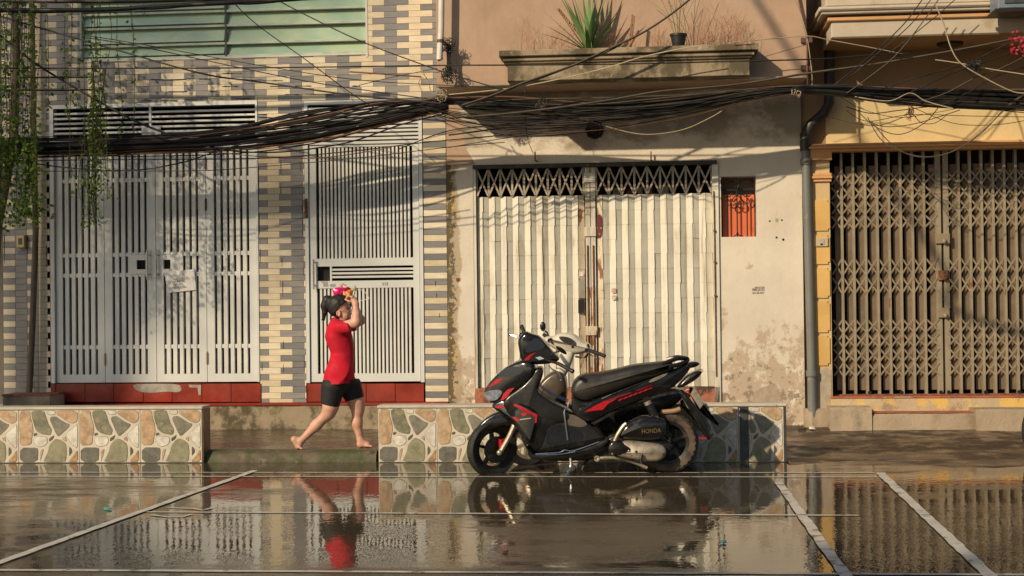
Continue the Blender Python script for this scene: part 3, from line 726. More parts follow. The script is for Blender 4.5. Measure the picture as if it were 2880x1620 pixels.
for v0, v1 in ((404, 413), (726, 748), (789, 810), (1050, 1073)): m.box(XD(891), XD(1162), YG - .0195, YG + .03, ZD(v1), ZD(v0))
lf = m.build('door_leaf', MAT_STEEL, g2)
for z0, z1 in ((ZD(726), ZD(413)), (ZD(1050), ZD(810))):
    for i in range(24):
        x = XD(891) + (XD(1162) - XD(891)) * (i + 1) / 25; m = MB(); m.cbox(x - .0118, x + .0118, YG - .012, YG + .012, z0, z1, .002); m.build('bar', MAT_STEEL2, lf)
m = MB(); m.box(XD(928), XD(933), YG - .019, YG + .02, ZD(789), ZD(748)); m.build('post', MAT_STEEL2, lf)
for v in (757.5, 768, 778.5):
    m = MB(); m.cbox(XD(933), XD(1162), YG - .015, YG + .015, ZD(v + 3), ZD(v - 3), .002); m.build('bar', MAT_STEEL2, lf)
m = MB(); m.box(XD(889), XD(930), YG + .035, YG + .045, ZD(792), ZD(746)); m.build('lock_recess', MAT_DARK, lf)
x = XD(884); m = MB(); m.tube([(x, YG - .06, ZD(812)), (x, YG - .06, ZD(728))], .010, 8)
for v in (735, 800): m.tube([(x, YG - .06, ZD(v)), (x, YG - .02, ZD(v))], .007, 6)
m.build('pull_handle', M('dull_chrome', (.42, .40, .36), .3, .8), lf, smooth=40)
x = W(861, 590)[0]; m = MB(); m.tube([(x, -.02, ZD(610)), (x, -.02, ZD(562))], .014, 8); m.box(x - .012, x + .02, -.012, -.006 + .0, ZD(612), ZD(556)); m.build('hinge', MAT_RUST, g2, smooth=40)
MAT_SCRAPE = M('scraped_grey_paint', (.33, .34, .32), .6, var=.2)
for q in ([(900, 791), (922, 791), (924, 806), (910, 807), (908, 797)], [(928, 799), (944, 798), (944, 807), (928, 807)]):
    m = MB(); m.prism([W(u, v, YG - .02) for u, v in q], YG - .0203, YG - .0196); m.build('scraped_patch', MAT_SCRAPE, g2)
m = MB()
for i, (a, b) in enumerate(((962, 967), (957, 973), (957, 973), (956, 974))):
    x0, x1 = XD(a), XD(b); z = ZD(797 + i * 3); m.box(x0, x1, YG - .0204, YG - .0197, z - .003, z + .003)
m.build('red_print', M('red_print_ink', (.5, .12, .09), .6), g2)
m = MB()
for a, b in ((1075, 1079), (1081, 1084), (1086, 1091)): m.box(XD(a), XD(b), YG - .0204, YG - .0197, ZD(804), ZD(795))
m.build('stencil_mark', MAT_SCRAPE, g2)

# ================================================================== PLASTERED HOUSE (middle)
mh = T('plastered_house', 'tan plastered house with overhanging upper floor and peeling cream ground floor', 'house', (-.3, .1, .13))
HX0, HX1 = TX1 + .001, W(2258, 700)[0]
YU = -.66
qx0, qx1, qz0, qz1 = RR(1333, 2020, 457, 1096, 0.0)          # garage opening
ox0, ox1, oz0, oz1 = RR(2028, 2127, 496, 666, 0.0)          # little window
SOFZ = W(1340, 239, YU)[1]
ops = [(qx0, qx1, -1, qz1), (ox0, ox1, oz0, oz1)]
# lower wall: gridded so that the plaster undulates
m = MB()
for a in wall_cells(HX0, HX1, .10, SOFZ - .001, ops): m.box(a[0], a[1], .0, .22, a[2], a[3])
m.build('lower_wall', MAT_CREAMWALL, mh)
UX0 = W(1227, 120, YU)[0]
m = MB(); m.box(UX0, HX1, YU, .22, SOFZ, TOPZ); m.build('upper_floor', MAT_TAN, mh)
m = MB(); m.cbox(UX0 - .004, HX1, YU - .006, YU + .03, SOFZ - .012, SOFZ + .006, .003); m.build('drip_edge', MAT_CREAMWALL, mh)
# brown wash corner strip (tan band running down beside the tiles)
m = MB(); m.prism([W(1256, 280), W(1290, 300), W(1312, 420), W(1337, 462), W(1300, 468), W(1256, 462)], -.002, .001); m.build('tan_wash', MAT_TAN, mh)
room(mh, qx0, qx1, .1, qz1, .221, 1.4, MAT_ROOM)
m = MB(); m.box(ox0 - .1, ox1 + .1, .23, .24, oz0 - .1, oz1 + .1); m.build('window_backing', M('dim_plaster', (.20, .16, .12), .9), mh)
MAT_PATCH = M('grey_cement_patch', (.40, .33, .25), .9, var=.15, scale=12, bump=.5)
for q in ([(2118, 1106), (2150, 1085), (2190, 1083), (2192, 1135), (2116, 1135)], [(2180, 615), (2188, 613), (2189, 624), (2181, 624)]):
    m = MB(); m.prism([W(u, v, -.003) for u, v in chaikin(q, 1)], -.003, .001); m.build('cement_patch', MAT_PATCH, mh)
for u, v, r in ((2165, 622, 2.5), (2199, 619, 2.5), (2184, 668, 3), (2203, 674, 3.4), (1288, 787, 6)):
    x, z = W(u, v); m = MB(); m.ell((x, 0, z), (r / 265, .006, r / 265), 8, 6); m.build('drill_hole', MAT_RUST if r > 5 else MAT_DARK, mh)
# ornamental vent
x, z = W(1672, 365); m = MB(); m.lathe([(.10, -.02), (.085, -.035), (.06, -.02), (.06, .001), (.10, .001)], (x, 0, z), 'y', 8); m.ell((x, 0, z), (.062, .012, .062)); m.build('vent', MAT_BLACKIRON, mh)
# planter box balcony
YB = -.90
def band(nm, u0, u1, v0, v1, yf, mat=MAT_OLDCONC, c=.006):
    x0, x1, z0, z1 = RR(u0, u1, v0, v1, yf); m = MB(); m.cbox(x0, x1, yf, YU - .001, z0, z1, c); return m.build(nm, mat, mh)
band('balcony_body', 1427, 2109, 171, 220, YB)
band('balcony_moulding', 1422, 2115, 163.5, 171, YB - .025)
band('balcony_moulding', 1414, 2122, 154, 163.5, YB - .05)
band('balcony_moulding', 1418, 2118, 149, 154, YB - .035)
band('balcony_rim', 1403, 2133, 132, 149, YB - .085)
BZ = W(1770, 132, YB - .085)[1]
# plastic pipe stubs / plaster line under the box
m = MB(); m.box(W(1427, 200, YB)[0] + .03, W(2109, 200, YB)[0] - .03, YB + .04, YU - .002, SOFZ + .01, W(1770, 220, YB)[1]); m.build('balcony_underside', MAT_OLDCONC, mh)

# folding sheet gate -------------------------------------------------
fg = T('folding_gate', 'rusty cream folding gate of corrugated steel strips with lattice top', 'gate', ((qx0 + qx1) / 2, .05, .13))
YF = .06
XF = lambda u: W(u, 640, YF)[0]
ZF = lambda v, u=1680: W(u, v, YF)[1]
zt, zl, zb = ZF(468), ZF(550), ZF(1088)
m = MB(); m.box(qx0 + .002, qx1 - .002, -.035, .12, qz1 - .045, qz1 - .004); m.build('top_track', M('black_track', (.045, .04, .033), .6, .2, layers=(((.16, .08, .05), 12, .6, .7),)), fg)
m = MB(); m.box(qx0 + .004, XF(1341), .0, .12, .135, qz1 - .046); m.build('side_post', MAT_SHEET, fg)
m = MB(); m.box(XF(2004), XF(2021), -.02, .12, .135, qz1 - .046); m.build('side_post', MAT_SHEET, fg)
for side, (ua, ub) in enumerate(((1343, 1643), (1678, 2003))):
    n = 9; x0, x1 = XF(ua), XF(ub); p = (x1 - x0) / n
    for i in range(n):
        xa = x0 + i * p; xm = xa + p * (.48 + random.uniform(-.03, .03)); xb = xa + p
        rusty = (side == 0 and i == n - 1) or (side == 1 and i == 0)
        for half in (0, 1):
            m = MB(); K = 13; vs = []
            # each corrugation strip is made of overlapping short plates
            for k in range(K):
                za = zb + (zl - zb) * k / K; zc = zb + (zl - zb) * (k + 1) / K; j = random.uniform(-.003, .003); jy = random.uniform(-.002, .002)
                if half == 0: e = [(xa - .001, YF - .004 + jy), (xm + j, YF - .031 + jy)]
                else: e = [(xm + .002, YF - .024 + jy), (xb + j + .002, YF + .006 + jy)]
                b = len(vs); vs += [(e[0][0], e[0][1] - .0015, za), (e[1][0] + .002, e[1][1] - .0015, za), (e[1][0], e[1][1], zc + .004), (e[0][0], e[0][1], zc + .004)]
            m.add(vs, [(4 * k, 4 * k + 1, 4 * k + 2, 4 * k + 3) for k in range(K)])
            m.build('sheet_strip', MAT_SHEETR if rusty and half == (0 if side else 1) else MAT_SHEET, fg, fix=False)
    # lattice top
    for i in range(n + 1):
        x = x0 + i * p; m = MB(); m.box(x - .011, x + .011, YF - .03, YF + .02, zl, qz1 - .046); m.build('upright', MAT_LATT, fg)
        if i < n:
            z0, z1 = ZF(546), ZF(474)
            for s in (0, 1):
                m = MB(); y = YF - .036 - s * .007
                m.bar((x + .006, y, z0 if s else z1), (x + p - .006, y, z1 if s else z0), .018, .005); m.build('lattice_bar', MAT_LATT, fg)
for ua, ub, rust in ((1647, 1660, 0), (1662, 1675, 0)):
    m = MB(); m.box(XF(ua), XF(ub), YF - .035, YF + .02, ZF(808), qz1 - .047); m.build('centre_post', MAT_SHEET, fg)
    m = MB(); m.box(XF(ua), XF(ub), YF - .034, YF + .02, zb, ZF(808) - .001); m.build('centre_post', MAT_SHEETR, fg)
for v in (500, 652, 930):
    m = MB(); m.cbox(XF(1645), XF(1677), YF - .052, YF - .036, ZF(v + 13), ZF(v - 13), .003); m.build('lock_plate', MAT_SHEET if v < 800 else MAT_SHEETR, fg)
for u in (1652, 1668):
    m = MB(); m.tube([(XF(u), YF - .045, ZF(1050)), (XF(u), YF - .045, ZF(690))], .0075, 8); m.build('bolt_rod', MAT_RUST, fg, smooth=40)
m = MB(); m.prism([W(u, v, YF - .04) for u, v in chaikin([(1678, 606), (1686, 602), (1693, 610), (1693, 660), (1688, 668), (1679, 666), (1677, 640)], 1)], YF - .037, YF - .031); m.build('worn_sticker', M('maroon_sticker', (.15, .03, .03), .7, layers=(((.6, .5, .4), 30, .62, .68),)), fg)
m = MB(); m.box(XF(1625), XF(1644), YF - .04, YF - .032, ZF(838), ZF(776)); m.build('tin_patch', M('grey_tin', (.30, .27, .22), .6, .2, layers=(((.28, .12, .06), 14, .58, .68),)), fg)
m = MB(); m.box(XF(1624), XF(1642), YF - .041, YF - .033, ZF(880), ZF(842)); m.build('dark_gap', MAT_DARK, fg)
for u, v in ((1634, 770), (1724, 818), (1725, 838)):
    m = MB(); m.box(XF(u - 6), XF(u + 6), YF - .043, YF - .039, ZF(v + 6), ZF(v - 6)); m.build('sticker', M('torn_white_sticker', (.66, .58, .5), .7, layers=(((.5, .09, .06), 30, .52, .58),)), fg)
m = MB(); m.tube([(XF(2008), -.03, ZF(1060)), (XF(2008), -.03, ZF(600)), (XF(2007), -.03, ZF(545))], .006, 6)
for v in (655, 742, 835): m.ell((XF(2008), -.035, ZF(v)), (.014, .014, .014), 8, 6)
m.build('drop_bolt', MAT_RUST, fg, smooth=40)
m = MB(); m.box(qx0, qx1, -.02, .2, .125, zb - .004); m.build('threshold', M('red_threshold', (.34, .13, .07), .8, var=.3, scale=6, bump=.5, layers=(((.06, .04, .03), 5, .52, .62),)), fg)
for u, v in ((1506, 440), (1831, 440)):
    x, z = W(u, v); m = MB(); m.tube([(x, -.05, z - .05), (x, -.05, z + .045)], .008, 6); m.tube([(x, -.05, z - .05), (x + .02, .0, z - .05)], .008, 6); m.build('wall_hook', MAT_RUST, fg)
# things stored behind the lattice
BOXC = [((.62, .56, .46), 'cream'), ((.42, .12, .05), 'rust red'), ((.60, .52, .40), 'buff'), ((.35, .10, .05), 'dark red'), ((.58, .52, .44), 'pale')]
for i, (u, w_, h_, zz) in enumerate(((1735, 22, 26, 0), (1770, 18, 22, 1), (1800, 14, 30, 0), (1826, 22, 30, 1), (1868, 26, 34, 0))):
    c, nm = BOXC[i]; x0, x1, z0, z1 = RR(u - w_ / 2, u + w_ / 2, 555 - h_, 556, .5)
    m = MB(); m.cbox(x0, x1, .5, .75, z0, z1, .01)
    m.box((x0 + x1) / 2 - .02, (x0 + x1) / 2 + .02, .497, .752, z1, z1 + .002)
    tag(m.build('carton', M('carton_' + nm.replace(' ', '_'), c, .8, var=.2), None), nm + ' carton glimpsed through the lattice top of the folding gate', 'carton')
m = MB(); m.box(qx0 - .1, qx1 + .1, .45, .95, W(1700, 560, .5)[1] - .03, W(1700, 557, .5)[1])
for x in (qx0 + .2, 0, qx1 - .2): m.box(x, x + .05, .5, .55, .12, W(1700, 560, .5)[1] - .03)
tag(m.build('storage_shelf', MAT_STEM, None), 'dark shelf behind the folding gate holding cartons', 'shelf')
# little window: orange board and wrought-iron grille
lw = T('grille_window', 'small barred window with an orange red board behind black scrollwork', 'window', ((ox0 + ox1) / 2, .05, oz0))
m = MB(); m.box(ox0 + .02, ox1 - .005, .10, .115, oz0 + .001, W(2077, 548, .1)[1]); m.build('board', MAT_REDBOARD, lw)
m = MB(); zz = W(2077, 533, .08)[1]; m.box(ox0, ox1, .08, .10, zz - .012, zz + .012); m.build('cross_bar', MAT_BLACKIRON, lw)
YI = .045; WX = lambda u: W(u, 590, YI)[0]; WZ = lambda v: W(2077, v, YI)[1]
for u in (2045, 2073, 2101, 2123):
    m = MB(); m.tube([(WX(u), YI, oz0 + .002), (WX(u), YI, WZ(548 if u != 2073 else 500))], .0075, 6); m.build('bar', MAT_BLACKIRON, lw)
def scroll(pts, r=.0065):
    m = MB(); m.tube([(WX(u), YI - .012, WZ(v)) for u, v in [(p.x, p.y) for p in crom([(a, b, 0) for a, b in pts], 8)]], r, 6); return m.build('scroll', MAT_BLACKIRON, lw, smooth=40)
for c in (2073, 2129):
    for s in (-1, 1):
        pts = [(c, 548), (c + s * 12, 560), (c + s * 19, 575), (c + s * 12, 585), (c + s * 3, 582), (c + s * 2, 575), (c + s * 7, 572)]
        if c > 2100: pts = [p for p in pts if p[0] < 2126]
        if len(pts) > 2: scroll(pts)
for s in (-1, 1):
    scroll([(2073, 535), (2073 + s * 9, 515), (2073 + s * 28, 505), (2073 + s * 48, 512)])
    scroll([(2073, 650), (2073 + s * 3, 660), (2073 + s * 12, 666)])
for c in (2045, 2101): scroll([(c - 12, 545), (c - 6, 553), (c, 550), (c + 6, 553), (c + 12, 545)])
# stencilled advertisement
ad = T('stencilled_advert', 'black stencilled phone number advert on the cream plaster wall', 'lettering', (W(2133, 818)[0], 0, W(2133, 830)[1]))
for l, v, wd, sz in (('THÔNG TẮC CỐNG', 808.5, .10, .02), ('0908.245.952', 815, .125, .04), ('HÚT BỂ PHỐT', 824.5, .12, .03)):
    x, z = W(2133 + (3 if sz == .02 else 0), v); place('text_line', text_mesh(l, sz, MAT_INK, wd), (x, -.002, z), ad)

# white rain pipe with a tangle of wire, corner of the overhang
wp = T('rain_pipe', 'short white plastic rain pipe at the corner of the tan upper floor', 'pipe', (W(1240, 170, YU - .15)[0], YU - .15, W(1240, 170, YU - .15)[1]))
x = W(1240, 90, YU - .15)[0]; x2 = W(1236, 168, YU - .15)[0]; z0 = W(1236, 168, YU - .15)[1]
m = MB(); m.tube([(x2, YU - .15, z0), (x2 + .02, YU - .15, z0 + .3), (x2 + .05, YU - .15, z0 + 1.6)], .031, 12); m.build('pipe', MAT_WHITE, wp, smooth=40)
m = MB(); m.lathe([(.031, 0), (.037, 0), (.037, .03), (.031, .03)], (x2 + .013, YU - .15, z0 + .17), 'z', 12); m.box(x2 + .04, x2 + .06, YU - .15, YU, z0 + .17, z0 + .19); m.build('clamp', MAT_CABLE2, wp)
m = MB(); m.tube([(x2 + .012, YU - .15, z0 - .004), (x2, YU - .15, z0 + .02)], .027, 10); m.build('pipe_mouth', MAT_BLACKPIPE, wp)

# ================================================================== YELLOW SHOP (right)
sh = T('yellow_shop', 'ochre and yellow shop house with moulded balcony above a scissor gate', 'shop', (3.5, .1, .14))
SX0 = HX1 + .002; SX1 = 9.0
GX0 = W(2339, 760)[0]; SG0, SG1 = W(2610, 1113)[1], W(2610, 421)[1]
YBAL = -.80
m = MB(); m.box(SX0, GX0, .05, .3, .10, TOPZ); m.box(GX0, SX1, .05, .3, SG1, TOPZ); m.box(GX0, SX1, .05, .3, .10, SG0 - .02); m.build('wall', MAT_SHOPWALL, sh)
x0, x1, z0, z1 = RR(2322, 2900, 255, 400, .045); m = MB(); m.box(x0, SX1, .044, .052, z0, z1); m.build('yellow_band', MAT_SHOPYEL, sh)
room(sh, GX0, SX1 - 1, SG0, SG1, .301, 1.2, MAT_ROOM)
# balcony
def bband(nm, u0, v0, v1, yf, mat, c=.008, back=.05):
    x0 = W(u0, (v0 + v1) / 2, yf)[0]; z0, z1 = W(2600, v1, yf)[1], W(2600, v0, yf)[1]; m = MB(); m.cbox(x0, SX1, yf, back, z0, z1, c); return m.build(nm, mat, sh)
bband('balcony_fascia', 2338, 52, 99, YBAL, MAT_FASCIA)
bband('balcony_moulding', 2328, 41, 52, YBAL - .03, MAT_ORANGE)
bband('balcony_moulding', 2332, 32, 41, YBAL + .03, MAT_SHOPWALL)
bband('balcony_moulding', 2310, 22, 32, YBAL - .07, MAT_FASCIA)
bband('balcony_moulding', 2304, 10, 22, YBAL - .10, MAT_FASCIA, .015)
bband('parapet', 2322, -70, 10, YBAL - .02, MAT_FASCIA)
SBZ = W(2600, 99, YBAL)[1]
m = MB(); x0 = W(2340, 99, YBAL)[0]; m.box(x0 + .01, SX1, YBAL + .012, .05, SBZ - .006, SBZ - .001); m.build('balcony_soffit', MAT_SHOPWALL, sh)
x, y = W(2672, 118, -.35)[0], -.35; m = MB(); m.lathe([(.0, SBZ - .045), (.07, SBZ - .045), (.125, SBZ - .03), (.13, SBZ - .006), (.0, SBZ - .006)], (x, y, 0), 'z', 20); m.build('ceiling_lamp', MAT_BLACKIRON, sh, smooth=40)
# cornice above the gate
def cband(nm, u0, v0, v1, yf, mat=MAT_ORANGE):
    x0 = W(u0, (v0 + v1) / 2, yf)[0]; z0, z1 = W(2600, v1, yf)[1], W(2600, v0, yf)[1]; m = MB(); m.cbox(x0, SX1, yf, .05, z0, z1, .005); return m.build(nm, mat, sh)
cband('cornice', 2282, 398, 405, -.10); cband('cornice', 2276, 405, 412, -.13); cband('cornice', 2280, 412, 421, -.09)
# pilaster with raised panels
YPIL = -.03
def pbox(nm, uL, uR, vT, vB, yf, mat, ch=.004):
    x0, x1, z0, z1 = RR(uL, uR, vT, vB, yf); m = MB(); m.cbox(x0, x1, yf, .05, z0, z1, ch); return m.build(nm, mat, sh)
pbox('pilaster', 2283, 2338, 421, 1150, YPIL, MAT_PILAST)
pbox('pilaster_capital', 2277, 2340, 421, 450, YPIL - .05, MAT_ORANGE); pbox('pilaster_capital', 2280, 2339, 487, 495, YPIL - .03, MAT_ORANGE)
pbox('pilaster_capital', 2276, 2341, 495, 502, YPIL - .045, MAT_ORANGE); pbox('pilaster_capital', 2280, 2339, 502, 511, YPIL - .025, MAT_ORANGE)
for vT, vB in ((563, 649), (661, 743), (753, 838), (847, 935), (944, 1028)):
    x0, x1, z0, z1 = RR(2281, 2334, vT, vB, YPIL - .012); c = .022; yf = YPIL - .014
    q = [(x0 + c, z0), (x1 - c, z0), (x1 - c, z0 + c), (x1, z0 + c), (x1, z1 - c), (x1 - c, z1 - c), (x1 - c, z1), (x0 + c, z1), (x0 + c, z1 - c), (x0, z1 - c), (x0, z0 + c), (x0 + c, z0 + c)]
    m = MB(); m.prism(q, yf, YPIL + .001); m.build('pilaster_panel', MAT_PANEL, sh)
x0, x1, z0, z1 = RR(2278, 2338, 1035, 1150, YPIL - .006); m = MB()
q = [(x0, z0), (x1, z0), (x1, z1 - .02), (x1 - .06, z1 + .01), (x1 - .12, z1 - .05), (x0 + .05, z1 - .02), (x0, z1)]; m.prism(q, YPIL - .006, YPIL + .001); m.build('bare_render', MAT_PATCH, sh)
# base, steps
_zs = W(2600, 1113)[1]
x0 = W(2336, 1120, -.05)[0]; z0 = W(2600, 1160, -.08)[1]
m = MB(); m.box(x0, SX1, -.06, .3, _zs - .018, _zs); m.build('sill', MAT_REDLINE, sh)
m = MB(); m.box(x0 + .005, SX1, -.05, .048, .08, _zs - .0185); m.build('base_course', MAT_YBASE, sh)
def lump(nm, x0, x1, y0, y1, z0, z1, mat, seed, par=sh):
    """worn step: box with a chipped, uneven front"""
    rnd = random.Random(seed); N = max(6, int((x1 - x0) / .12)); m = MB(); vs = []
    for i in range(N + 1):
        x = x0 + (x1 - x0) * i / N; a, b = rnd.uniform(-.015, .015), rnd.uniform(-.012, .008)
        vs += [(x, y0 - .02 + a, z0), (x, y0 + a, z1 - .025 + b), (x, y0 + .03, z1 + b * .5), (x, y1, z1)]
    m.add(vs, [(i * 4 + k, (i + 1) * 4 + k, (i + 1) * 4 + k + 1, i * 4 + k + 1) for i in range(N) for k in range(3)])
    m.add([vs[0], vs[1], vs[2], vs[3], (x0, y1, z0)], [(4, 3, 2, 1, 0)]); m.add([vs[-4], vs[-3], vs[-2], vs[-1], (x1, y1, z0)], [(0, 1, 2, 3, 4)])
    return m.build(nm, mat, par, smooth=35, fix=False)
s0 = W(2335, 1170, -.35)[0]; s1 = W(2452, 1170, -.35)[0]; s2 = W(2742, 1170, -.35)[0]
lump('step', s0, s1, -.36, -.05, .06, W(2390, 1146, -.36)[1], MAT_STEP, 3)
lump('step', s1, s2, -.33, -.05, .06, W(2600, 1162, -.33)[1], MAT_STEP, 4)
m = MB(); zz = W(2600, 1162, -.33)[1]; m.box(s1 + .01, s2, -.315, -.05, zz + .001, zz + .004); m.build('step_paint', MAT_REDLINE, sh)
lump('step', s2, SX1, -.42, -.05, .06, W(2800, 1152, -.42)[1], MAT_STEP, 5)
lump('footing', SX0 - .02, s0, -.10, .05, .06, W(2300, 1150, -.1)[1], MAT_STEP, 6)
# bell switch
bs = T('bell_switch', 'beige bell switch plate on the ochre pilaster', 'switch', (W(2312, 690, YPIL)[0], YPIL - .02, W(2312, 693, YPIL)[1]))
x0, x1, z0, z1 = RR(2295, 2329, 669, 693, YPIL - .03); m = MB(); m.cbox(x0, x1, YPIL - .032, YPIL - .0145, z0, z1, .003); m.build('plate', M('beige_plastic', (.52, .44, .32), .4, var=.05), bs)
m = MB(); w_ = x1 - x0; m.cbox(x0 + w_ * .32, x1 - w_ * .3, YPIL - .036, YPIL - .033, z0 + .02, z1 - .012, .001); m.build('rocker', M('beige_rocker', (.48, .40, .29), .4), bs)
m = MB(); m.box(x0 + w_ * .36, x0 + w_ * .55, YPIL - .037, YPIL - .0335, z0 + .014, z0 + .03); m.build('button', MAT_DARK, bs)
# scissor gate ---------------------------------------------------------
sg = T('scissor_gate', 'closed olive brown scissor gate with crossed lattice bars under the shop cornice', 'gate', (W(2650, 1113)[0], .03, _zs))
YS = .10
XS = lambda u: W(u, 760, YS)[0]
ZS = lambda v: W(2610, v, YS)[1]
zt, zb = SG1 - .003, _zs + .004
bars = [2346 + 8, 2369, 2401.7, 2435, 2468.5, 2501.6, 2534.4, 2567.5, 2600, 2640, 2662, 2698, 2730, 2762.5, 2794.5, 2826.5, 2858.6, 2891, 2923]
bars = bars[1:]
MAT_GATEBAR = M('worn_khaki_steel', (.315, .265, .18), .5, .1, var=.12, layers=(((.24, .09, .045), 12, .62, .70, (1, 1, .35)), ((.26, .20, .13), 5, .56, .72, (1, 1, .4))))
ub = MB(); ub.box(-.0125, .0125, -.030, .034, 0, zt - zb); ubm = ub.mesh('upright', MAT_GATEBAR)
wide = MB(); wide.box(-.027, .027, -.018, .034, 0, zt - zb); wm = wide.mesh('meeting_post', MAT_GATEBAR)
xs = []
for u in bars:
    x = XS(u)
    if u in (2640, 2662): place('meeting_post', wm, (x, YS, zb), sg); 
    else: place('upright', ubm, (x, YS, zb), sg)
    xs.append(x)
xs = [XS(2339)] + xs
rows = [478 + 41 * k for k in range(4)] + [722, 763 + 12] + [894 + 41 * k for k in range(4)]
LM = {}
for i in range(len(xs) - 1):
    if bars[i] == 2662: continue
    xa, xb = xs[i] + .008, xs[i + 1] - .008; wd = xb - xa
    for v in rows:
        hh = 41 if v not in (722, 775) else 50
        za, zc = ZS(v + hh), ZS(v)
        if i > 17: continue
        for s in (0, 1):
            k = (round(wd, 3), hh, s)
            if k not in LM:
                mm = MB(); mm.bar((0, 0, .012 if s else zc - za - .012), (wd, 0, zc - za - .012 if s else .012), .017, .004); LM[k] = mm.mesh('lattice_bar', MAT_GATEBROWN)
            place('lattice_bar', LM[k], (xa, YS - .018 - .006 * s, za), sg)
# backing sheets behind the lattice: bay strips cut short to blacken the shade
for i in range(len(xs) - 1):
    m = MB(); m.box(xs[i] + (xs[i + 1] - xs[i]) * .40, xs[i + 1] - .004, YS + .036, YS + .040, zb + .05, ZS(462)); m.build('backing_strip', MAT_BACKSHEET, sg)
for v, w_ in ((672, 20), (775, 14), (880, 16)):
    m = MB(); m.cbox(XS(2651 - w_), XS(2651 + w_), YS - .045, YS - .026, ZS(v + 14), ZS(v - 14), .004); m.ell((XS(2655), YS - .055, ZS(v + 8)), (.022, .018, .026)); m.build('lock_plate', MAT_RUST if v == 775 else MAT_GATEBROWN, sg, smooth=40)
m = MB(); m.box(XS(2339), XS(2930), YS - .03, YS + .05, zb - .0035, zb + .01); m.build('floor_track', MAT_RUST, sg)
for u in (2440, 2530, 2640, 2662, 2765, 2860):
    m = MB(); m.lathe([(.0, -.012), (.02, -.012), (.02, .012), (.0, .012)], (XS(u), YS - .02, zb + .026), 'y', 10); m.build('roller', MAT_BLACKIRON, sg)
m = MB(); m.box(XS(2339), XS(2930), YS + .08, YS + .085, zt - .02, zt + .02); m.build('head_strip', MAT_BLACKIRON, sg)

# drain pipe between the two houses
dp = T('drain_pipe', 'tall grey drain pipe with black elbow between the plastered house and the shop', 'pipe', (W(2280, 1150, -.07)[0], -.07, W(2283, 1155, -.07)[1]))
pt = lambda u, v, y=-.07: (W(u, v, y)[0], y, W(u, v, y)[1])
m = MB(); m.tube([pt(2285, 1192), pt(2283, 1050), pt(2276, 760), pt(2268, 470), pt(2265, 408)], .046, 14); m.build('pipe', MAT_PIPE, dp, smooth=40)
m = MB(); m.tube([pt(2264, 425), pt(2264, 380), pt(2280, 350), pt(2318, 318), pt(2332, 290), pt(2333, 100)], .052, 14); m.build('elbow', MAT_BLACKPIPE, dp, smooth=40)
for v, u in ((405, 2265), (455, 2267), (1050, 2283)):
    p = pt(u, v); m = MB(); m.lathe([(.052, -.03), (.058, -.03), (.058, .03), (.052, .03)], p, 'z', 14); m.build('collar', MAT_BLACKPIPE if v < 420 else MAT_PIPE, dp, smooth=40)
# conduit up the wall edge with two brackets
cd = T('conduit', 'thin dark conduit with two brackets at the right edge of the tan wall', 'conduit', (W(2270, 240, YU - .04)[0], YU - .04, W(2270, 240, YU - .04)[1]))
yc = YU - .04; m = MB(); m.tube([pt(2272, 250, yc), pt(2270, 180, yc), pt(2269, 100, yc), pt(2250, 20, yc), pt(2240, -30, yc)], .010, 6); m.build('tube', MAT_CABLE4, cd)
for v in (112, 190):
    x0, x1, z0, z1 = RR(2253, 2285, v - 7, v + 7, yc); m = MB(); m.box(x0, x1, yc + .006, YU - .001, z0, z1); m.build('bracket', M('dark_red_bracket', (.10, .05, .04), .7), cd)
# air conditioner at the top right
ac = T('air_conditioner', 'grey blue outdoor air conditioner unit poking in above the shop balcony', 'air conditioner', (W(2870, 28, -1.2)[0], -1.2, W(2870, 28, -1.2)[1]))
x0, x1, z0, z1 = RR(2806, 3020, -130, 22, -1.25); m = MB(); m.cbox(x0, x1, -1.25, -.92, z0, z1, .012); m.build('casing', M('slate_blue_casing', (.16, .20, .25), .45, var=.1), ac)
m = MB(); m.box(x0 - .03, x1, -1.28, -.93, z0 - .03, z0 - .001); m.build('support_frame', MAT_BLACKIRON, ac)
for i in range(6):
    z = z0 + .05 + i * .07; m = MB(); m.box(x0 + .06, x1 - .05, -1.262, -1.2505, z, z + .03); m.build('louvre', MAT_DARKMETAL, ac)

# ================================================================== OVERHEAD CABLES
rc = random.Random(21)
def cable(pts, Y, r, mat, label, group=None, n=7, sides=5, wob=0.0):
    q = []
    for i, p in enumerate(pts):
        y = Y if not isinstance(Y, (list, tuple)) else Y[0] + (Y[1] - Y[0]) * i / (len(pts) - 1)
        x, z = W(p[0], p[1] + (rc.uniform(-wob, wob) if wob else 0), y); q.append((x, y + (rc.uniform(-.01, .01) if wob else 0), z))
    m = MB(); m.tube(crom(q, n), r, sides)
    return tag(m.build('overhead_cable', mat, None, smooth=60, fix=False), label, 'cable', group)
mats = [MAT_CABLE] * 16 + [MAT_CABLE2] * 3 + [MAT_CABLE4]
def bundle(path, k, Y, spread, label, group, rr=(.005, .0105), swap=.5):
    """k cables that run together along a path and weave over each other"""
    for i in range(k):
        off = rc.uniform(-1, 1); pts = []
        for (u, v, s) in path:
            off = max(-1, min(1, off + rc.uniform(-swap, swap))); pts.append((u, v + off * s))
        cable(pts, Y + rc.uniform(-.06, .06), rc.uniform(*rr), rc.choice(mats), label, group, 6, 5)
L1 = 'black cable in the sagging bundle that crosses in front of both steel gates'
bundle([(-120, 412, 20), (150, 410, 18), (400, 400, 17), (620, 384, 20), (850, 352, 38), (1050, 318, 30), (1180, 296, 13), (1262, 284, 9), (1420, 284, 12), (1520, 292, 14), (1700, 302, 14), (1900, 290, 14), (2120, 260, 10), (2260, 250, 10), (2420, 258, 16), (2620, 272, 20), (3000, 285, 22)], 32, -.82, 1, L1, 'cables of the main bundle')
L2 = 'black cable of the lower bundle dipping across the gates'
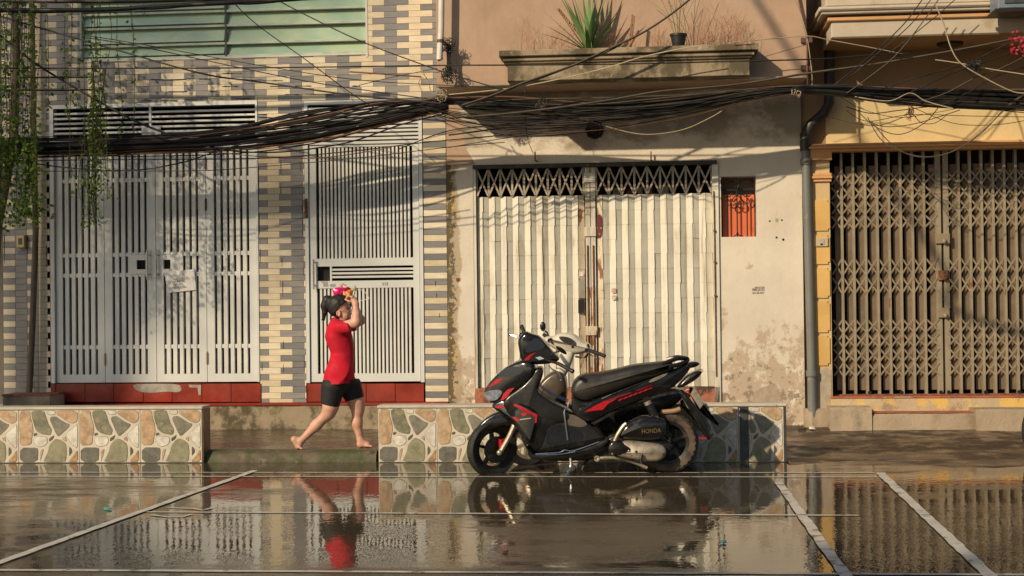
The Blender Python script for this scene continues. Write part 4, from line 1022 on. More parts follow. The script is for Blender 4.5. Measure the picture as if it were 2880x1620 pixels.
bundle([(-120, 425, 9), (200, 424, 10), (450, 414, 12), (700, 398, 18), (900, 372, 22), (1080, 336, 16), (1262, 300, 10)], 14, -.80, 1, L2, 'cables of the lower bundle')
L3 = 'cable of the fanned bundle under the tan balcony box'
bundle([(1300, 300, 6), (1450, 300, 20), (1650, 308, 32), (1850, 298, 28), (2050, 274, 18), (2200, 255, 11), (2300, 248, 8)], 20, -.86, 1, L3, 'cables under the balcony box', (.0035, .007))
L4 = 'dark cable in the heavy bundle in front of the yellow shop band'
bundle([(2230, 252, 8), (2360, 256, 14), (2500, 268, 22), (2700, 278, 26), (3000, 288, 26)], 26, -.95, 1, L4, 'cables in front of the shop', (.005, .011))
bundle([(-120, 428, 40), (200, 420, 38), (450, 415, 36), (700, 400, 40), (900, 372, 40), (1080, 335, 26), (1200, 305, 14), (1262, 292, 8)], 18, -.84, 1, 'thin wire fanning out from the house corner across the gates', 'thin fan of wires over the gates', (.003, .006), .25)
bundle([(1180, 300, 10), (1300, 330, 26), (1450, 345, 40), (1650, 335, 40), (1900, 305, 30), (2120, 265, 14)], 15, -.84, 1, 'thin wire fanning out over the folding gate', 'thin fan of wires over the folding gate', (.0025, .005), .25)
Lt = 'loose wire hanging in loops below the bundle by the shop'
for pts in ([(2350, 262), (2420, 305), (2520, 330), (2620, 318), (2750, 296), (2900, 292)], [(2380, 300), (2450, 318), (2540, 308), (2660, 300), (2900, 318)], [(2400, 300), (2460, 355), (2530, 378), (2600, 345), (2640, 300)],
            [(2440, 340), (2490, 355), (2560, 352), (2640, 330), (2700, 308)], [(2560, 310), (2590, 345), (2630, 345), (2660, 325)], [(2340, 330), (2400, 345), (2470, 352), (2540, 330)],
            [(2560, 300), (2680, 345), (2800, 350), (2900, 335)], [(2380, 310), (2440, 340), (2560, 322), (2720, 325), (2900, 330)]):
    cable(pts, -.9 + rc.uniform(-.08, .08), rc.uniform(.0025, .0045), rc.choice([MAT_CABLE, MAT_CABLE, MAT_CABLE2]), Lt, 'loose loops by the shop', 9, 4, 1.5)
for pts in ([(2440, 330), (2480, 395), (2540, 428), (2610, 441), (2680, 425), (2760, 375), (2830, 300), (2890, 258)], [(2450, 340), (2500, 398), (2560, 436), (2630, 440), (2700, 416), (2770, 362), (2840, 296), (2890, 262)]):
    cable(pts, -.98, .005, MAT_CABLE2, 'double drooping cable that sags over the top of the scissor gate', 'drooping pair')
S = [
 ([(-60, 29), (120, 29), (300, 27), (450, 18), (600, 10), (720, 4), (900, -8)], -1.25, .024, MAT_CABLE, 'thick twisted cable along the top left over the green window'),
 ([(-60, 27), (120, 33), (300, 24), (450, 22), (600, 7), (720, 8), (900, -12)], -1.25, .018, MAT_CABLE, 'second strand twisted round the thick top left cable'),
 ([(-60, 2), (300, 4), (560, -1), (760, -10)], -1.2, .02, MAT_CABLE, 'uppermost thick cable grazing the top left of the picture'),
 ([(-60, 30), (0, 46), (250, 118), (560, 205), (720, 229), (980, 266), (1240, 291)], -1.05, .009, MAT_CABLE, 'straight cable slanting down from top left to the house corner'),
 ([(-40, 75), (0, 100), (110, 185), (260, 275), (380, 340), (480, 380)], -1.1, .012, MAT_CABLE, 'thick cable slanting steeply across the hanging vines'),
 ([(220, 96), (400, 125), (720, 182), (1000, 224), (1260, 240), (1480, 250)], -1.05, .0042, MAT_CABLE, 'thin cable slanting across below the green window to the balcony'),
 ([(230, 104), (400, 132), (720, 200), (920, 238), (1220, 280)], -1.0, .0055, MAT_CABLE, 'thin cable just under its slanting neighbour below the green window'),
 ([(-60, 192), (400, 192), (800, 190), (1240, 184), (1440, 183), (1700, 181), (2000, 174), (2300, 166), (2450, 155), (2560, 152)], -1.15, .0072, MAT_CABLE, 'level black cable running the whole way past the balcony box'),
 ([(640, -10), (720, 67), (860, 168), (990, 264), (1065, 310)], -1.1, .0052, MAT_CABLE, 'thin wire falling from the green window to the bundle over the narrow door'),
 ([(770, -5), (880, 52), (1030, 122), (1240, 200), (1330, 228), (1430, 256)], -1.2, .0062, MAT_CABLE, 'thin wire falling from the green window towards the balcony box'),
 ([(1300, 296), (1380, 270), (1480, 230), (1600, 188), (1690, 148), (1800, 96), (1880, 45), (1950, -10)], -1.2, .011, MAT_CABLE2, 'dusty thick cable rising across the aloe balcony to the top'),
 ([(1310, 300), (1480, 236), (1690, 154), (1760, 116)], -1.19, .007, MAT_CABLE2, 'short strand doubled on the dusty cable rising past the aloe'),
 ([(1262, 266), (1420, 250), (1560, 225), (1700, 192), (1800, 162), (1900, 140), (1985, 126)], -1.18, .0055, MAT_CABLE3, 'pale thin cable rising across the balcony box'),
 ([(1262, 332), (1400, 322), (1530, 308), (1700, 284), (1850, 258), (1990, 246), (2100, 234), (2280, 205), (2450, 182), (2600, 157), (2750, 130), (2900, 100)], -1.1, .0115, MAT_CABLE2, 'thick dusty cable climbing from the folding gate to the pink flowers'),
 ([(1262, 380), (1400, 362), (1560, 342), (1700, 328), (1900, 308), (2050, 276), (2160, 258)], -.9, .0085, MAT_CABLE, 'thick black cable lowest over the folding gate'),
 ([(1120, 420), (1262, 368), (1420, 350), (1600, 334)], -.9, .0055, MAT_CABLE, 'black cable joining the lowest run over the folding gate'),
 ([(-60, 455), (200, 450), (420, 449), (640, 447), (800, 442), (1000, 424), (1200, 400), (1440, 378)], -.95, .0055, MAT_CABLE, 'level cable below the bundle across the wide gate'),
 ([(-60, 482), (300, 481), (560, 480), (720, 470), (1000, 445), (1260, 414), (1420, 400)], -.95, .0045, MAT_CABLE, 'lowest thin cable across the tops of both gates'),
 ([(-60, 430), (60, 452), (140, 466), (250, 477), (330, 480), (410, 476), (520, 455), (620, 422), (700, 400)], -.9, .0075, MAT_CABLE, 'black cable drooping in a shallow loop over the wide gate'),
 ([(300, 436), (560, 428), (800, 445), (940, 440), (1100, 415)], -.85, .005, MAT_CABLE4, 'brown cable threading below the bundle over the wide gate'),
 ([(560, 405), (660, 425), (780, 428), (900, 415), (1000, 395), (1130, 350), (1250, 320)], -.85, .008, MAT_CABLE, 'black cable bowing over the tiled pier between the gates'),
 ([(1262, 415), (1360, 398), (1480, 380), (1600, 364), (1760, 352), (1900, 340)], -.85, .004, MAT_CABLE, 'thin wire slanting up over the folding gate lintel'),
 ([(1262, 398), (1400, 382), (1560, 366), (1700, 345), (1900, 326)], -.86, .0035, MAT_CABLE2, 'thin grey wire slanting up just above the lintel'),
 ([(1630, 330), (1700, 354), (1790, 376), (1860, 376), (1930, 362), (2000, 330), (2030, 312)], -.85, .0055, MAT_CABLE3, 'pale cable hanging in a loop below the bundle'),
 ([(1476, 246), (1477, 330), (1484, 390), (1500, 432)], -.8, .0035, MAT_CABLE, 'thin wire dropping to the hook above the folding gate'),
 ([(2230, -10), (2252, 40), (2270, 105), (2283, 200), (2284, 240)], -1.0, .0045, MAT_CABLE3, 'pale wire running down the edge of the tan wall'),
 ([(2060, 120), (2180, 108), (2275, 102), (2330, 112), (2440, 132), (2540, 152)], -1.02, .0045, MAT_CABLE3, 'pale wire passing the bracket towards the shop balcony'),
 ([(2130, 165), (2270, 125)], -1.0, .003, MAT_CABLE2, 'short wire from the balcony box to the bracket'),
 ([(2600, -10), (2540, 70), (2460, 145), (2390, 205), (2345, 240)], -1.15, .006, MAT_CABLE, 'left wire of the pair falling past the shop balcony'),
 ([(2625, -10), (2560, 70), (2480, 140), (2400, 208), (2350, 238)], -1.15, .005, MAT_CABLE, 'right wire of the pair falling past the shop balcony'),
 ([(2645, -10), (2600, 55), (2520, 155), (2440, 220), (2382, 262)], -1.17, .006, MAT_CABLE2, 'dusty wire falling to the bundle beside the drain pipe'),
 ([(2695, -10), (2640, 40), (2570, 96), (2500, 150)], -1.12, .005, MAT_CABLE, 'short wire crossing the balcony fascia'),
 ([(2630, 10), (2655, 70), (2675, 135), (2705, 180), (2780, 225), (2850, 258), (2890, 262)], -1.17, .0065, MAT_CABLE3, 'pale cable curling down past the ceiling lamp'),
 ([(2630, 168), (2700, 178), (2790, 195), (2900, 212)], -1.12, .005, MAT_CABLE3, 'pale cable level under the shop balcony'),
 ([(2490, 245), (2600, 212), (2720, 178), (2800, 140), (2900, 90)], -1.1, .007, MAT_CABLE, 'black cable rising to the pink flowers'),
 ([(2560, 260), (2680, 205), (2800, 165), (2900, 120)], -1.08, .006, MAT_CABLE, 'black cable below the one rising to the flowers'),
 ([(2590, 285), (2660, 262), (2740, 220), (2820, 190), (2900, 150)], -1.05, .006, MAT_CABLE2, 'dusty cable fanning up from the shop bundle'),
 ([(2640, 300), (2720, 262), (2800, 215), (2900, 185)], -1.06, .006, MAT_CABLE, 'lowest black cable fanning up from the shop bundle'),
 ([(2404, 272), (2500, 284), (2560, 262), (2605, 285), (2680, 305)], -1.08, .0055, MAT_CABLE3, 'pale spliced cable kinking over the shop bundle'),
 ([(2400, 282), (2425, 304), (2450, 316)], -1.08, .005, MAT_CABLE3, 'short pale cable stub under the shop bundle'),
 ([(1180, 190), (1205, 230), (1215, 262), (1255, 268)], -1.0, .005, MAT_CABLE3, 'pale wire curl at the tiled house corner'),
 ([(1190, 262), (1178, 235), (1185, 218), (1196, 224)], -.95, .004, MAT_CABLE3, 'small pale hook of wire left of the house corner'),
 ([(984, 202), (1060, 207), (1185, 216)], -.6, .0085, MAT_CABLE4, 'short brown rod of cable in front of the tiles over the narrow door'),
 ([(1010, 240), (1100, 218), (1230, 192)], -.7, .004, MAT_CABLE2, 'thin wire crossing the brown rod over the narrow door'),
 ([(425, 224), (480, 225), (525, 223)], -.5, .0075, MAT_CABLE, 'short black cable offcut in front of the tiles below the window'),
 ([(-60, 220), (120, 218), (255, 217)], -.6, .009, MAT_CABLE, 'black cable end behind the vines, upper one'),
 ([(-60, 252), (150, 254), (260, 252)], -.6, .009, MAT_CABLE, 'black cable end behind the vines, lower one'),
]
for pts, Y, r, mt, lb in S: cable(pts, Y, r, mt, lb, None, 9, 6)
q = []
for u, v in ((2420, 390), (2520, 545), (2600, 668), (2680, 790), (2760, 905)):
    x, z = W(u, v, .1); q.append(Vector((x, .1, z)) - SUNV * (6.2 - (v - 390) * .001))
m = MB(); m.tube(crom([q[0] + (q[0] - q[1]) * 4] + q + [q[-1] + Vector((2.0, -2.0, .3))], 6), .032, 6)
tag(m.build('overhead_cable', MAT_CABLE, None), 'thick cable above the picture whose shadow slants across the scissor gate', 'cable')
def knot(u, v, Y, r, label, k=9, mat=MAT_CABLE):
    """a tangle of wire loops tied round the cables"""
    x, z = W(u, v, Y); m = MB(); rr_ = random.Random(int(u * 7 + v))
    for _ in range(k):
        c = (x + rr_.uniform(-r, r) * .6, Y + rr_.uniform(-.03, .03), z + rr_.uniform(-r, r) * .8); q = []
        a0 = rr_.uniform(0, 6); rx, rz = rr_.uniform(.3, .9) * r, rr_.uniform(.3, .9) * r
        for i in range(15): a = a0 + i * .42; q.append((c[0] + rx * math.cos(a), c[1] + .02 * math.sin(a * 1.7), c[2] + rz * math.sin(a)))
        m.tube(q, .0035, 4)
    for _ in range(k):
        a = rr_.uniform(0, 6.28); m.tube([(x, Y, z), (x + math.cos(a) * r * 1.2, Y, z + math.sin(a) * r * 1.2 - .02)], .003, 4)
    tag(m.build('cable_tangle', mat, None, fix=False), label, 'cable')
knot(1262, 128, YU - .16, .06, 'tangle of old wire tied under the clamp of the white rain pipe', 10)
knot(1262, 210, YU - .14, .07, 'larger tangle of old wire below the white rain pipe', 14)
m = MB()
for i in range(5): m.tube([pt(1256 + i * 3, 128, YU - .13), pt(1258 + i * 2, 170, YU - .12), pt(1258 + i * 3, 212, YU - .13)], .006, 5)
tag(m.build('wire_strap', MAT_CABLE, None), 'vertical strap of wires joining the two tangles beside the rain pipe', 'cable')
knot(1522, 290, -1.0, .05, 'pale tangle of splices in the bundle under the balcony box', 9, MAT_CABLE2)
knot(1240, 268, -.95, .05, 'pale coil of wire at the corner where the bundle passes', 8, MAT_CABLE3)
knot(2738, 188, -1.15, .06, 'black knot of cable clamps left of the pink flowers', 14)
knot(2238, 256, -1.0, .04, 'small pale wire tie on the bundle at the drain pipe', 7, MAT_CABLE3)
knot(2560, 318, -.95, .05, 'scrap of wire and plastic caught under the shop bundle', 6, MAT_CABLE4)
# pink flowers at the right edge
fl = T('pink_blossom', 'cluster of pink red blossom hanging at the right edge by the cables', 'flowers', (W(2868, 150, -1.3)[0], -1.3, W(2868, 150, -1.3)[1]))
m = MB(); rr_ = random.Random(5)
for i in range(70):
    u, v = 2872 + rr_.uniform(-26, 26), 122 + rr_.uniform(-30, 32)
    if u < 2850 and v < 105: continue
    x, z = W(u, v, -1.3); y = -1.3 + rr_.uniform(-.06, .06); s_ = rr_.uniform(.015, .03); a = rr_.uniform(0, 6.28)
    m.add([(x, y, z), (x + s_ * math.cos(a), y - .012, z + s_ * math.sin(a)), (x + s_ * 1.5 * math.cos(a + .5), y, z + s_ * 1.5 * math.sin(a + .5)), (x + s_ * math.cos(a + 1), y + .012, z + s_ * math.sin(a + 1))], [(0, 1, 2, 3)])
_pt = m.build('petals', leafmat('pink_petal', (.55, .02, .06), (.75, .10, .16), .3), fl, fix=False)
stuff(_pt); m = MB(); m.tube([pt(2905, 60, -1.3), pt(2875, 110, -1.3), pt(2862, 148, -1.3)], .006, 5); m.build('stem', MAT_STEM, fl)

# ================================================================== PLANTS
def blade(m, base, az, lean, length, w, curl=.25, thick=.008, n=7):
    """one tapering fleshy leaf arching up from a base point"""
    d = Vector((math.cos(az) * math.sin(lean), math.sin(az) * math.sin(lean), math.cos(lean))); side = Vector((-math.sin(az), math.cos(az), 0)); p = Vector(base); rows_ = []
    nrm = side.cross(d)
    for i in range(n + 1):
        t = i / n; ww = w * (1 - t ** 1.6) * (.75 + .5 * math.sin(min(1, t * 3) * 1.57)) * .8 + .0008
        rows_.append((p - side * ww, p + nrm * thick * (1 - t), p + side * ww, p - nrm * thick * .6 * (1 - t)))
        d = (d + Vector((0, 0, -curl / n))).normalized(); p = p + d * (length / n); nrm = side.cross(d)
    o = len(m.v)
    for r_ in rows_: m.v += [tuple(q) for q in r_]
    for i in range(n):
        for k in range(4): m.f.append((o + i * 4 + k, o + i * 4 + (k + 1) % 4, o + (i + 1) * 4 + (k + 1) % 4, o + (i + 1) * 4 + k))
ax, az_ = W(1655, 130, -.83); al = T('aloe_plant', 'large spiky green aloe growing on the balcony box', 'plant', (ax, -.83, BZ - .02))
for deg, ln, hgt in ((8, .1, .50), (95, .18, .52), (150, .42, .50), (200, .25, .46), (20, .45, .46), (330, .32, .46), (172, .75, .46), (10, .70, .40), (185, 1.02, .42), (350, .95, .30), (178, 1.30, .36), (255, .4, .40), (290, .55, .38), (235, .62, .42), (0, 1.2, .26), (270, .95, .30), (165, .58, .48), (30, .28, .5), (60, .2, .48), (210, .5, .5), (345, .62, .44), (140, .3, .46), (190, .85, .4), (5, .32, .52), (225, .15, .5), (320, .8, .36)):
    m = MB(); blade(m, (ax + random.uniform(-.02, .02), -.83, BZ - .02), math.radians(deg), ln, hgt * 1.35, .031, .35 if ln > .8 else .12); m.build('leaf', MAT_ALOE, al, smooth=50, fix=True)
m = MB(); m.tube([(ax, -.83, BZ), (ax - .12, -.84, BZ + .2), (ax - .30, -.84, BZ + .42)], .005, 5)
for i in range(10): m.ell((ax - .14 - i * .016, -.85 + random.uniform(-.01, .01), BZ + .22 + i * .021), (.012, .01, .02), 5, 4)
m.build('dry_flower_stalk', MAT_DRYSTEM, al)
pot = T('plant_pot', 'small black plastic pot with wispy stems on the balcony box', 'pot', (W(1907, 127, -.85)[0], -.85, BZ))
x, _z = W(1908, 110, -.85); z1 = W(1908, 96, -.85)[1]; hh = z1 - BZ
m = MB(); m.lathe([(.055, BZ), (.078, z1 - .02), (.085, z1 - .02), (.085, z1), (.075, z1), (.05, BZ + .01)], (x, -.85, 0), 'z', 16); m.lathe([(.0, BZ + hh * .8), (.072, BZ + hh * .8), (.0, BZ + hh * .75)], (x, -.85, 0), 'z', 16); m.build('pot', M('black_pot_plastic', (.02, .02, .02), .45), pot, smooth=40)
m = MB(); rr_ = random.Random(9)
for i in range(10): a = rr_.uniform(-.35, .35); m.tube(crom([(x + a * .1, -.85, z1 - .03), (x + a * .35, -.85 + rr_.uniform(-.05, .05), z1 + .2), (x + a * .9, -.85 + rr_.uniform(-.08, .08), z1 + rr_.uniform(.35, .6))], 4), .0022, 4)
m.build('stems', M('grey_green_stem', (.20, .22, .10), .7), pot)
rr_ = random.Random(31)
def weed(u, hpx, k, seed):
    r2 = random.Random(seed); x = W(u, 130, -.82)[0]; y = -.82 + r2.uniform(-.05, .08)
    m = MB()
    for _ in range(k):
        h = hpx / 275 * r2.uniform(.5, 1.0); lx = r2.uniform(-.25, .25) * h; x0 = x + r2.uniform(-.05, .05)
        q = crom([(x0, y, BZ - .03), (x0 + lx * .3 + r2.uniform(-.01, .01), y, BZ + h * .45), (x0 + lx, y + r2.uniform(-.03, .03), BZ + h)], 4); m.tube(q, [.0019 - .0013 * i / len(q) for i in range(len(q))], 4)
        for _t in range(r2.randint(1, 4)):
            p = q[r2.randint(2, len(q) - 1)]; s_ = r2.choice((-1, 1)); L = r2.uniform(.04, .12); m.tube([p, (p.x + s_ * L * .6, p.y, p.z + L * .5), (p.x + s_ * L * .8, p.y, p.z + L)], .0009, 3)
    tag(m.build('dry_weed', MAT_DRYSTEM, None, fix=False), 'tuft of thin dry reddish weeds on the balcony box', 'weed', 'dry weeds on the balcony box')
for u, h, k in ((1445, 35, 4), (1478, 105, 4), (1500, 90, 4), (1520, 70, 5), (1545, 60, 5), (1570, 55, 6), (1600, 50, 5), (1705, 60, 6), (1720, 70, 6), (1745, 60, 5), (1835, 60, 6), (1850, 90, 5), (1868, 40, 6), (1945, 70, 6), (1965, 95, 7), (1985, 80, 7), (2005, 110, 7), (2025, 85, 7), (2045, 95, 7), (2065, 110, 6), (2085, 75, 6), (2100, 100, 5)):
    weed(u, h, k, int(u))
m = MB(); x = W(1768, 128, -.85)[0]
m.tube([(x, -.85, BZ), (x + .04, -.85, BZ + .34)], .009, 5); m.tube([(x + .02, -.84, BZ), (x + .06, -.84, BZ + .33)], .008, 5); m.tube([(x - .01, -.86, BZ), (x + .10, -.87, BZ + .18)], .014, 5)
tag(m.build('dead_stick', MAT_DRYSTEM, None), 'bundle of dead brown sticks right of the aloe', 'stick')

# hanging vines (upper left) -------------------------------------------
rv = random.Random(77)
def leafquad(m, p, s, az, dn):
    d = Vector((math.cos(az) * .7, math.sin(az) * .7, -dn)).normalized(); q = d.cross(Vector((rv.uniform(-1, 1), rv.uniform(-1, 1), .6))).normalized() * s * .32
    p = Vector(p); m.add([p, p + d * s * .5 + q, p + d * s, p + d * s * .5 - q], [(0, 1, 2, 3)])
def vine(u0, v0, v1, dens, Y, label, leafpx=10, sway=14, tuft=0):
    x0, z0 = W(u0, v0, Y); x1, z1 = W(u0 + rv.uniform(-sway, sway), v1, Y)
    e = T('hanging_vine', label, 'vine', (x1, Y, z1), 'hanging vines at the left')
    q = crom([(x0, Y, z0), (x0 * .6 + x1 * .4 + rv.uniform(-.05, .05), Y + rv.uniform(-.05, .05), z0 * .6 + z1 * .4), (x1 + rv.uniform(-.03, .03), Y, z0 * .2 + z1 * .8), (x1, Y, z1)], 9)
    m = MB(); m.tube(q, .0032, 4); m.build('stem', MAT_STEM, e)
    m = MB(); L = z0 - z1; n = int(L * dens)
    for i in range(n):
        t = rv.random(); k = min(len(q) - 2, int(t * (len(q) - 1))); p = q[k].lerp(q[k + 1], t * (len(q) - 1) - k)
        s_ = leafpx / 290 * rv.uniform(.5, 1.5); sp = .02 + tuft * .10 * max(0, (t - .45) / .55)
        p = p + Vector((rv.uniform(-sp, sp), rv.uniform(-sp, sp), rv.uniform(-.02, .02)))
        leafquad(m, p, s_, rv.uniform(0, 6.28), rv.uniform(.1, 1.0))
    if n: m.build('foliage', MAT_LEAF, e, fix=False)
LA = 'leafy green vine strand in the dense curtain at the far left edge'
for i in range(28): vine(rv.uniform(-70, 95), rv.uniform(-120, 20), rv.uniform(380, 640), 50, -1.15 + rv.uniform(-.3, .3), LA, 12, 22, .8)
for i in range(17): vine(rv.uniform(-60, 105), rv.uniform(380, 450), rv.uniform(540, 650), 150, -1.2 + rv.uniform(-.2, .2), LA, 12, 25, 1.3)
LB = 'leafy vine strand of the tuft hanging in front of the wide gate'
for i in range(13): vine(rv.uniform(228, 300), rv.uniform(150, 330), rv.uniform(500, 640), 52, -1.1 + rv.uniform(-.15, .15), LB, 11, 16, .8)
for u, v1, d in ((120, 420, 30), (128, 300, 40), (186, 330, 55), (190, 180, 60), (205, 500, 22), (225, 640, 25), (233, 300, 45), (258, 420, 45), (268, 380, 50), (275, 470, 45), (285, 400, 40), (300, 300, 14), (332, 380, 26), (365, 375, 28), (370, 100, 12), (395, 45, 14)):
    vine(u, -40, v1, d, -1.0 + rv.uniform(-.2, .2), 'single thin vine strand hanging over the tiles beside the green window', 11, 12)
# leaning pole and the slim trunk behind the vines
m = MB(); m.tube([pt(82, 1112, -.12), pt(92, 900, -.1), pt(99, 700, -.08), pt(101, 640, -.08), pt(95, 380, -.1), pt(88, -80, -.1)], [.034, .033, .032, .03, .03, .028], 10)
tag(m.build('leaning_pole', MAT_BARK, None, smooth=50), 'grey leaning pole against the tiles left of the wide gate', 'pole')
tt = T('slim_tree', 'slim dark trunk behind the vine curtain at the left edge', 'tree', (W(40, 1150, -.6)[0], -.6, .1))
m = MB(); m.tube([pt(-8, 640, -.6), pt(38, 400, -.6), pt(45, 150, -.6), pt(40, -200, -.6)], [.05, .05, .045, .04], 8); m.build('trunk', MAT_BARK, tt, smooth=50)
m = MB(); m.tube([pt(-22, 1150, -.6), pt(-20, 900, -.6), pt(-8, 640, -.6)], [.055, .05, .05], 8); m.build('trunk_base', MAT_BARK, tt, smooth=50)
# electricity meter
eb = T('meter_box', 'small yellowish meter box on the tiles under the vines', 'meter', (W(58, 695)[0], -.05, W(58, 697)[1]))
x0, x1, z0, z1 = RR(47, 69, 662, 697, -.05); m = MB(); m.cbox(x0, x1, -.06, -.001, z0, z1, .006); m.build('case', M('aged_cream_plastic', (.50, .40, .20), .5), eb)
m = MB(); m.box(x0 + .022, x1 - .022, -.0615, -.0595, z0 + .035, z1 - .03); m.build('dial', MAT_DARKMETAL, eb)
tag(bx('meter_sticker', 50, 69, 704, 717, -.003, .003, M('blue_red_sticker', (.16, .18, .30), .6, layers=(((.4, .08, .06), 20, .5, .56),)), None), 'small blue and red sticker below the meter box', 'sticker')

# shade trees: one left of the picture in front of the house, out of view, whose crown shades the left of the facade
def tree(x, y, h, cc, cr, n, seed, label, leaf=.13):
    r2 = random.Random(seed); e = T('unseen_tree', label, 'tree', (x, y, 0))
    m = MB(); top = Vector((cc[0], cc[1], cc[2] - cr[2] * .3)); m.tube(crom([(x, y, 0), (x + .1, y, h * .4), tuple(top)], 6), [.20 - .10 * i / 12 for i in range(13)], 10)
    cl = []
    for i in range(22):
        a, b = r2.uniform(0, 6.28), math.acos(r2.uniform(-.7, 1)); d = Vector((math.cos(a) * math.sin(b) * cr[0], math.sin(a) * math.sin(b) * cr[1], math.cos(b) * cr[2])) * r2.uniform(.45, .95)
        c = Vector(cc) + d; cl.append(c); m.tube(crom([(x + .05, y, h * .55), tuple(top.lerp(c, .4)), tuple(c)], 4), [.07 - .055 * i / 8 for i in range(9)], 6)
    m.build('trunk', MAT_BARK, e, smooth=60)
    m = MB()
    for i in range(n):
        c = r2.choice(cl); g = Vector((r2.gauss(0, .42), r2.gauss(0, .42), r2.gauss(0, .30))); p = c + g; s_ = leaf * r2.uniform(.6, 1.3); a = r2.uniform(0, 6.28)
        d = Vector((math.cos(a), math.sin(a), r2.uniform(-.8, .3))).normalized(); q = d.cross(Vector((r2.uniform(-1, 1), r2.uniform(-1, 1), 1))).normalized() * s_ * .35
        m.add([p, p + d * s_ * .5 + q, p + d * s_, p + d * s_ * .5 - q], [(0, 1, 2, 3)])
    m.build('crown', MAT_TREELEAF, e, fix=False)
tree(-22.6, -20.5, 15.0, (-22.3, -20.0, 17.2), (3.1, 2.4, 2.2), 3300, 3, 'tall street tree across the road, left of the viewer, dappling the tiled house', .16)

# ================================================================== SCOOTERS
MAT_BLK = M('black_scooter_paint', (.008, .0075, .0075), .22, 0, var=.25, scale=9, rvar=.10, coat=.6, layers=(((.030, .024, .018), 5, .58, .80), ((.11, .09, .065), 60, .70, .76)))
MAT_MATTE = M('matte_black_plastic', (.011, .010, .009), .30, 0, var=.25, scale=9, rvar=.12, layers=(((.034, .027, .020), 6, .56, .78), ((.12, .10, .07), 70, .70, .76)))
MAT_SEAT = M('black_seat_vinyl', (.022, .020, .018), .40, 0, var=.2, scale=5, bump=.15, bscale=120, layers=(((.05, .042, .033), 4, .5, .75),))
MAT_SCREEN = M('smoky_visor', (.012, .014, .022), .10, 0, var=.2, rvar=.04, coat=1, layers=(((.10, .10, .11), 80, .71, .75),))
MAT_DECAL = M('red_decal', (.46, .008, .014), .3, var=.12, scale=12, layers=(((.08, .012, .012), 30, .62, .70),))
MAT_RUBBER = M('tyre_rubber', (.016, .015, .014), .7, var=.3, scale=14, bump=.3, layers=(((.06, .048, .034), 9, .55, .72),))
MAT_MUDTYRE = M('muddy_tyre', (.08, .058, .040), .85, var=.35, scale=14, bump=.5, layers=(((.03, .025, .02), 9, .52, .64),))
MAT_RIMB = M('black_rim', (.018, .017, .016), .35, .3, var=.2, layers=(((.07, .055, .04), 14, .56, .7),))
MAT_SILVER = M('dusty_alloy', (.40, .345, .265), .42, .5, var=.2, scale=10, bump=.2, layers=(((.16, .12, .08), 9, .52, .72), ((.07, .055, .04), 26, .62, .72)))
MAT_CHROME = M('bright_chrome', (.62, .60, .56), .14, 1.0, var=.05)
MAT_LENS = M('headlamp_lens', (.16, .17, .22), .08, 0, var=.4, scale=30, coat=1)
MAT_TAILRED = M('red_lamp_lens', (.36, .012, .012), .12, 0, var=.15, coat=1)
MAT_TAILWHITE = M('clear_lamp_lens', (.46, .41, .33), .15, 0, var=.15, coat=1)
MAT_GOLD = M('worn_gold_lettering', (.21, .15, .065), .5, .3, var=.3, scale=30)
MAT_PLATE = M('number_plate', (.30, .27, .22), .5, .2, var=.2, scale=20, layers=(((.10, .08, .06), 30, .56, .64),))
MAT_WHITEP = M('white_scooter_paint', (.70, .64, .52), .25, 0, var=.06, scale=6, coat=.8, layers=(((.45, .36, .25), 7, .64, .78),))
MAT_BRONZE = M('dark_bronze_plastic', (.075, .055, .038), .35, .2, var=.2, scale=5)
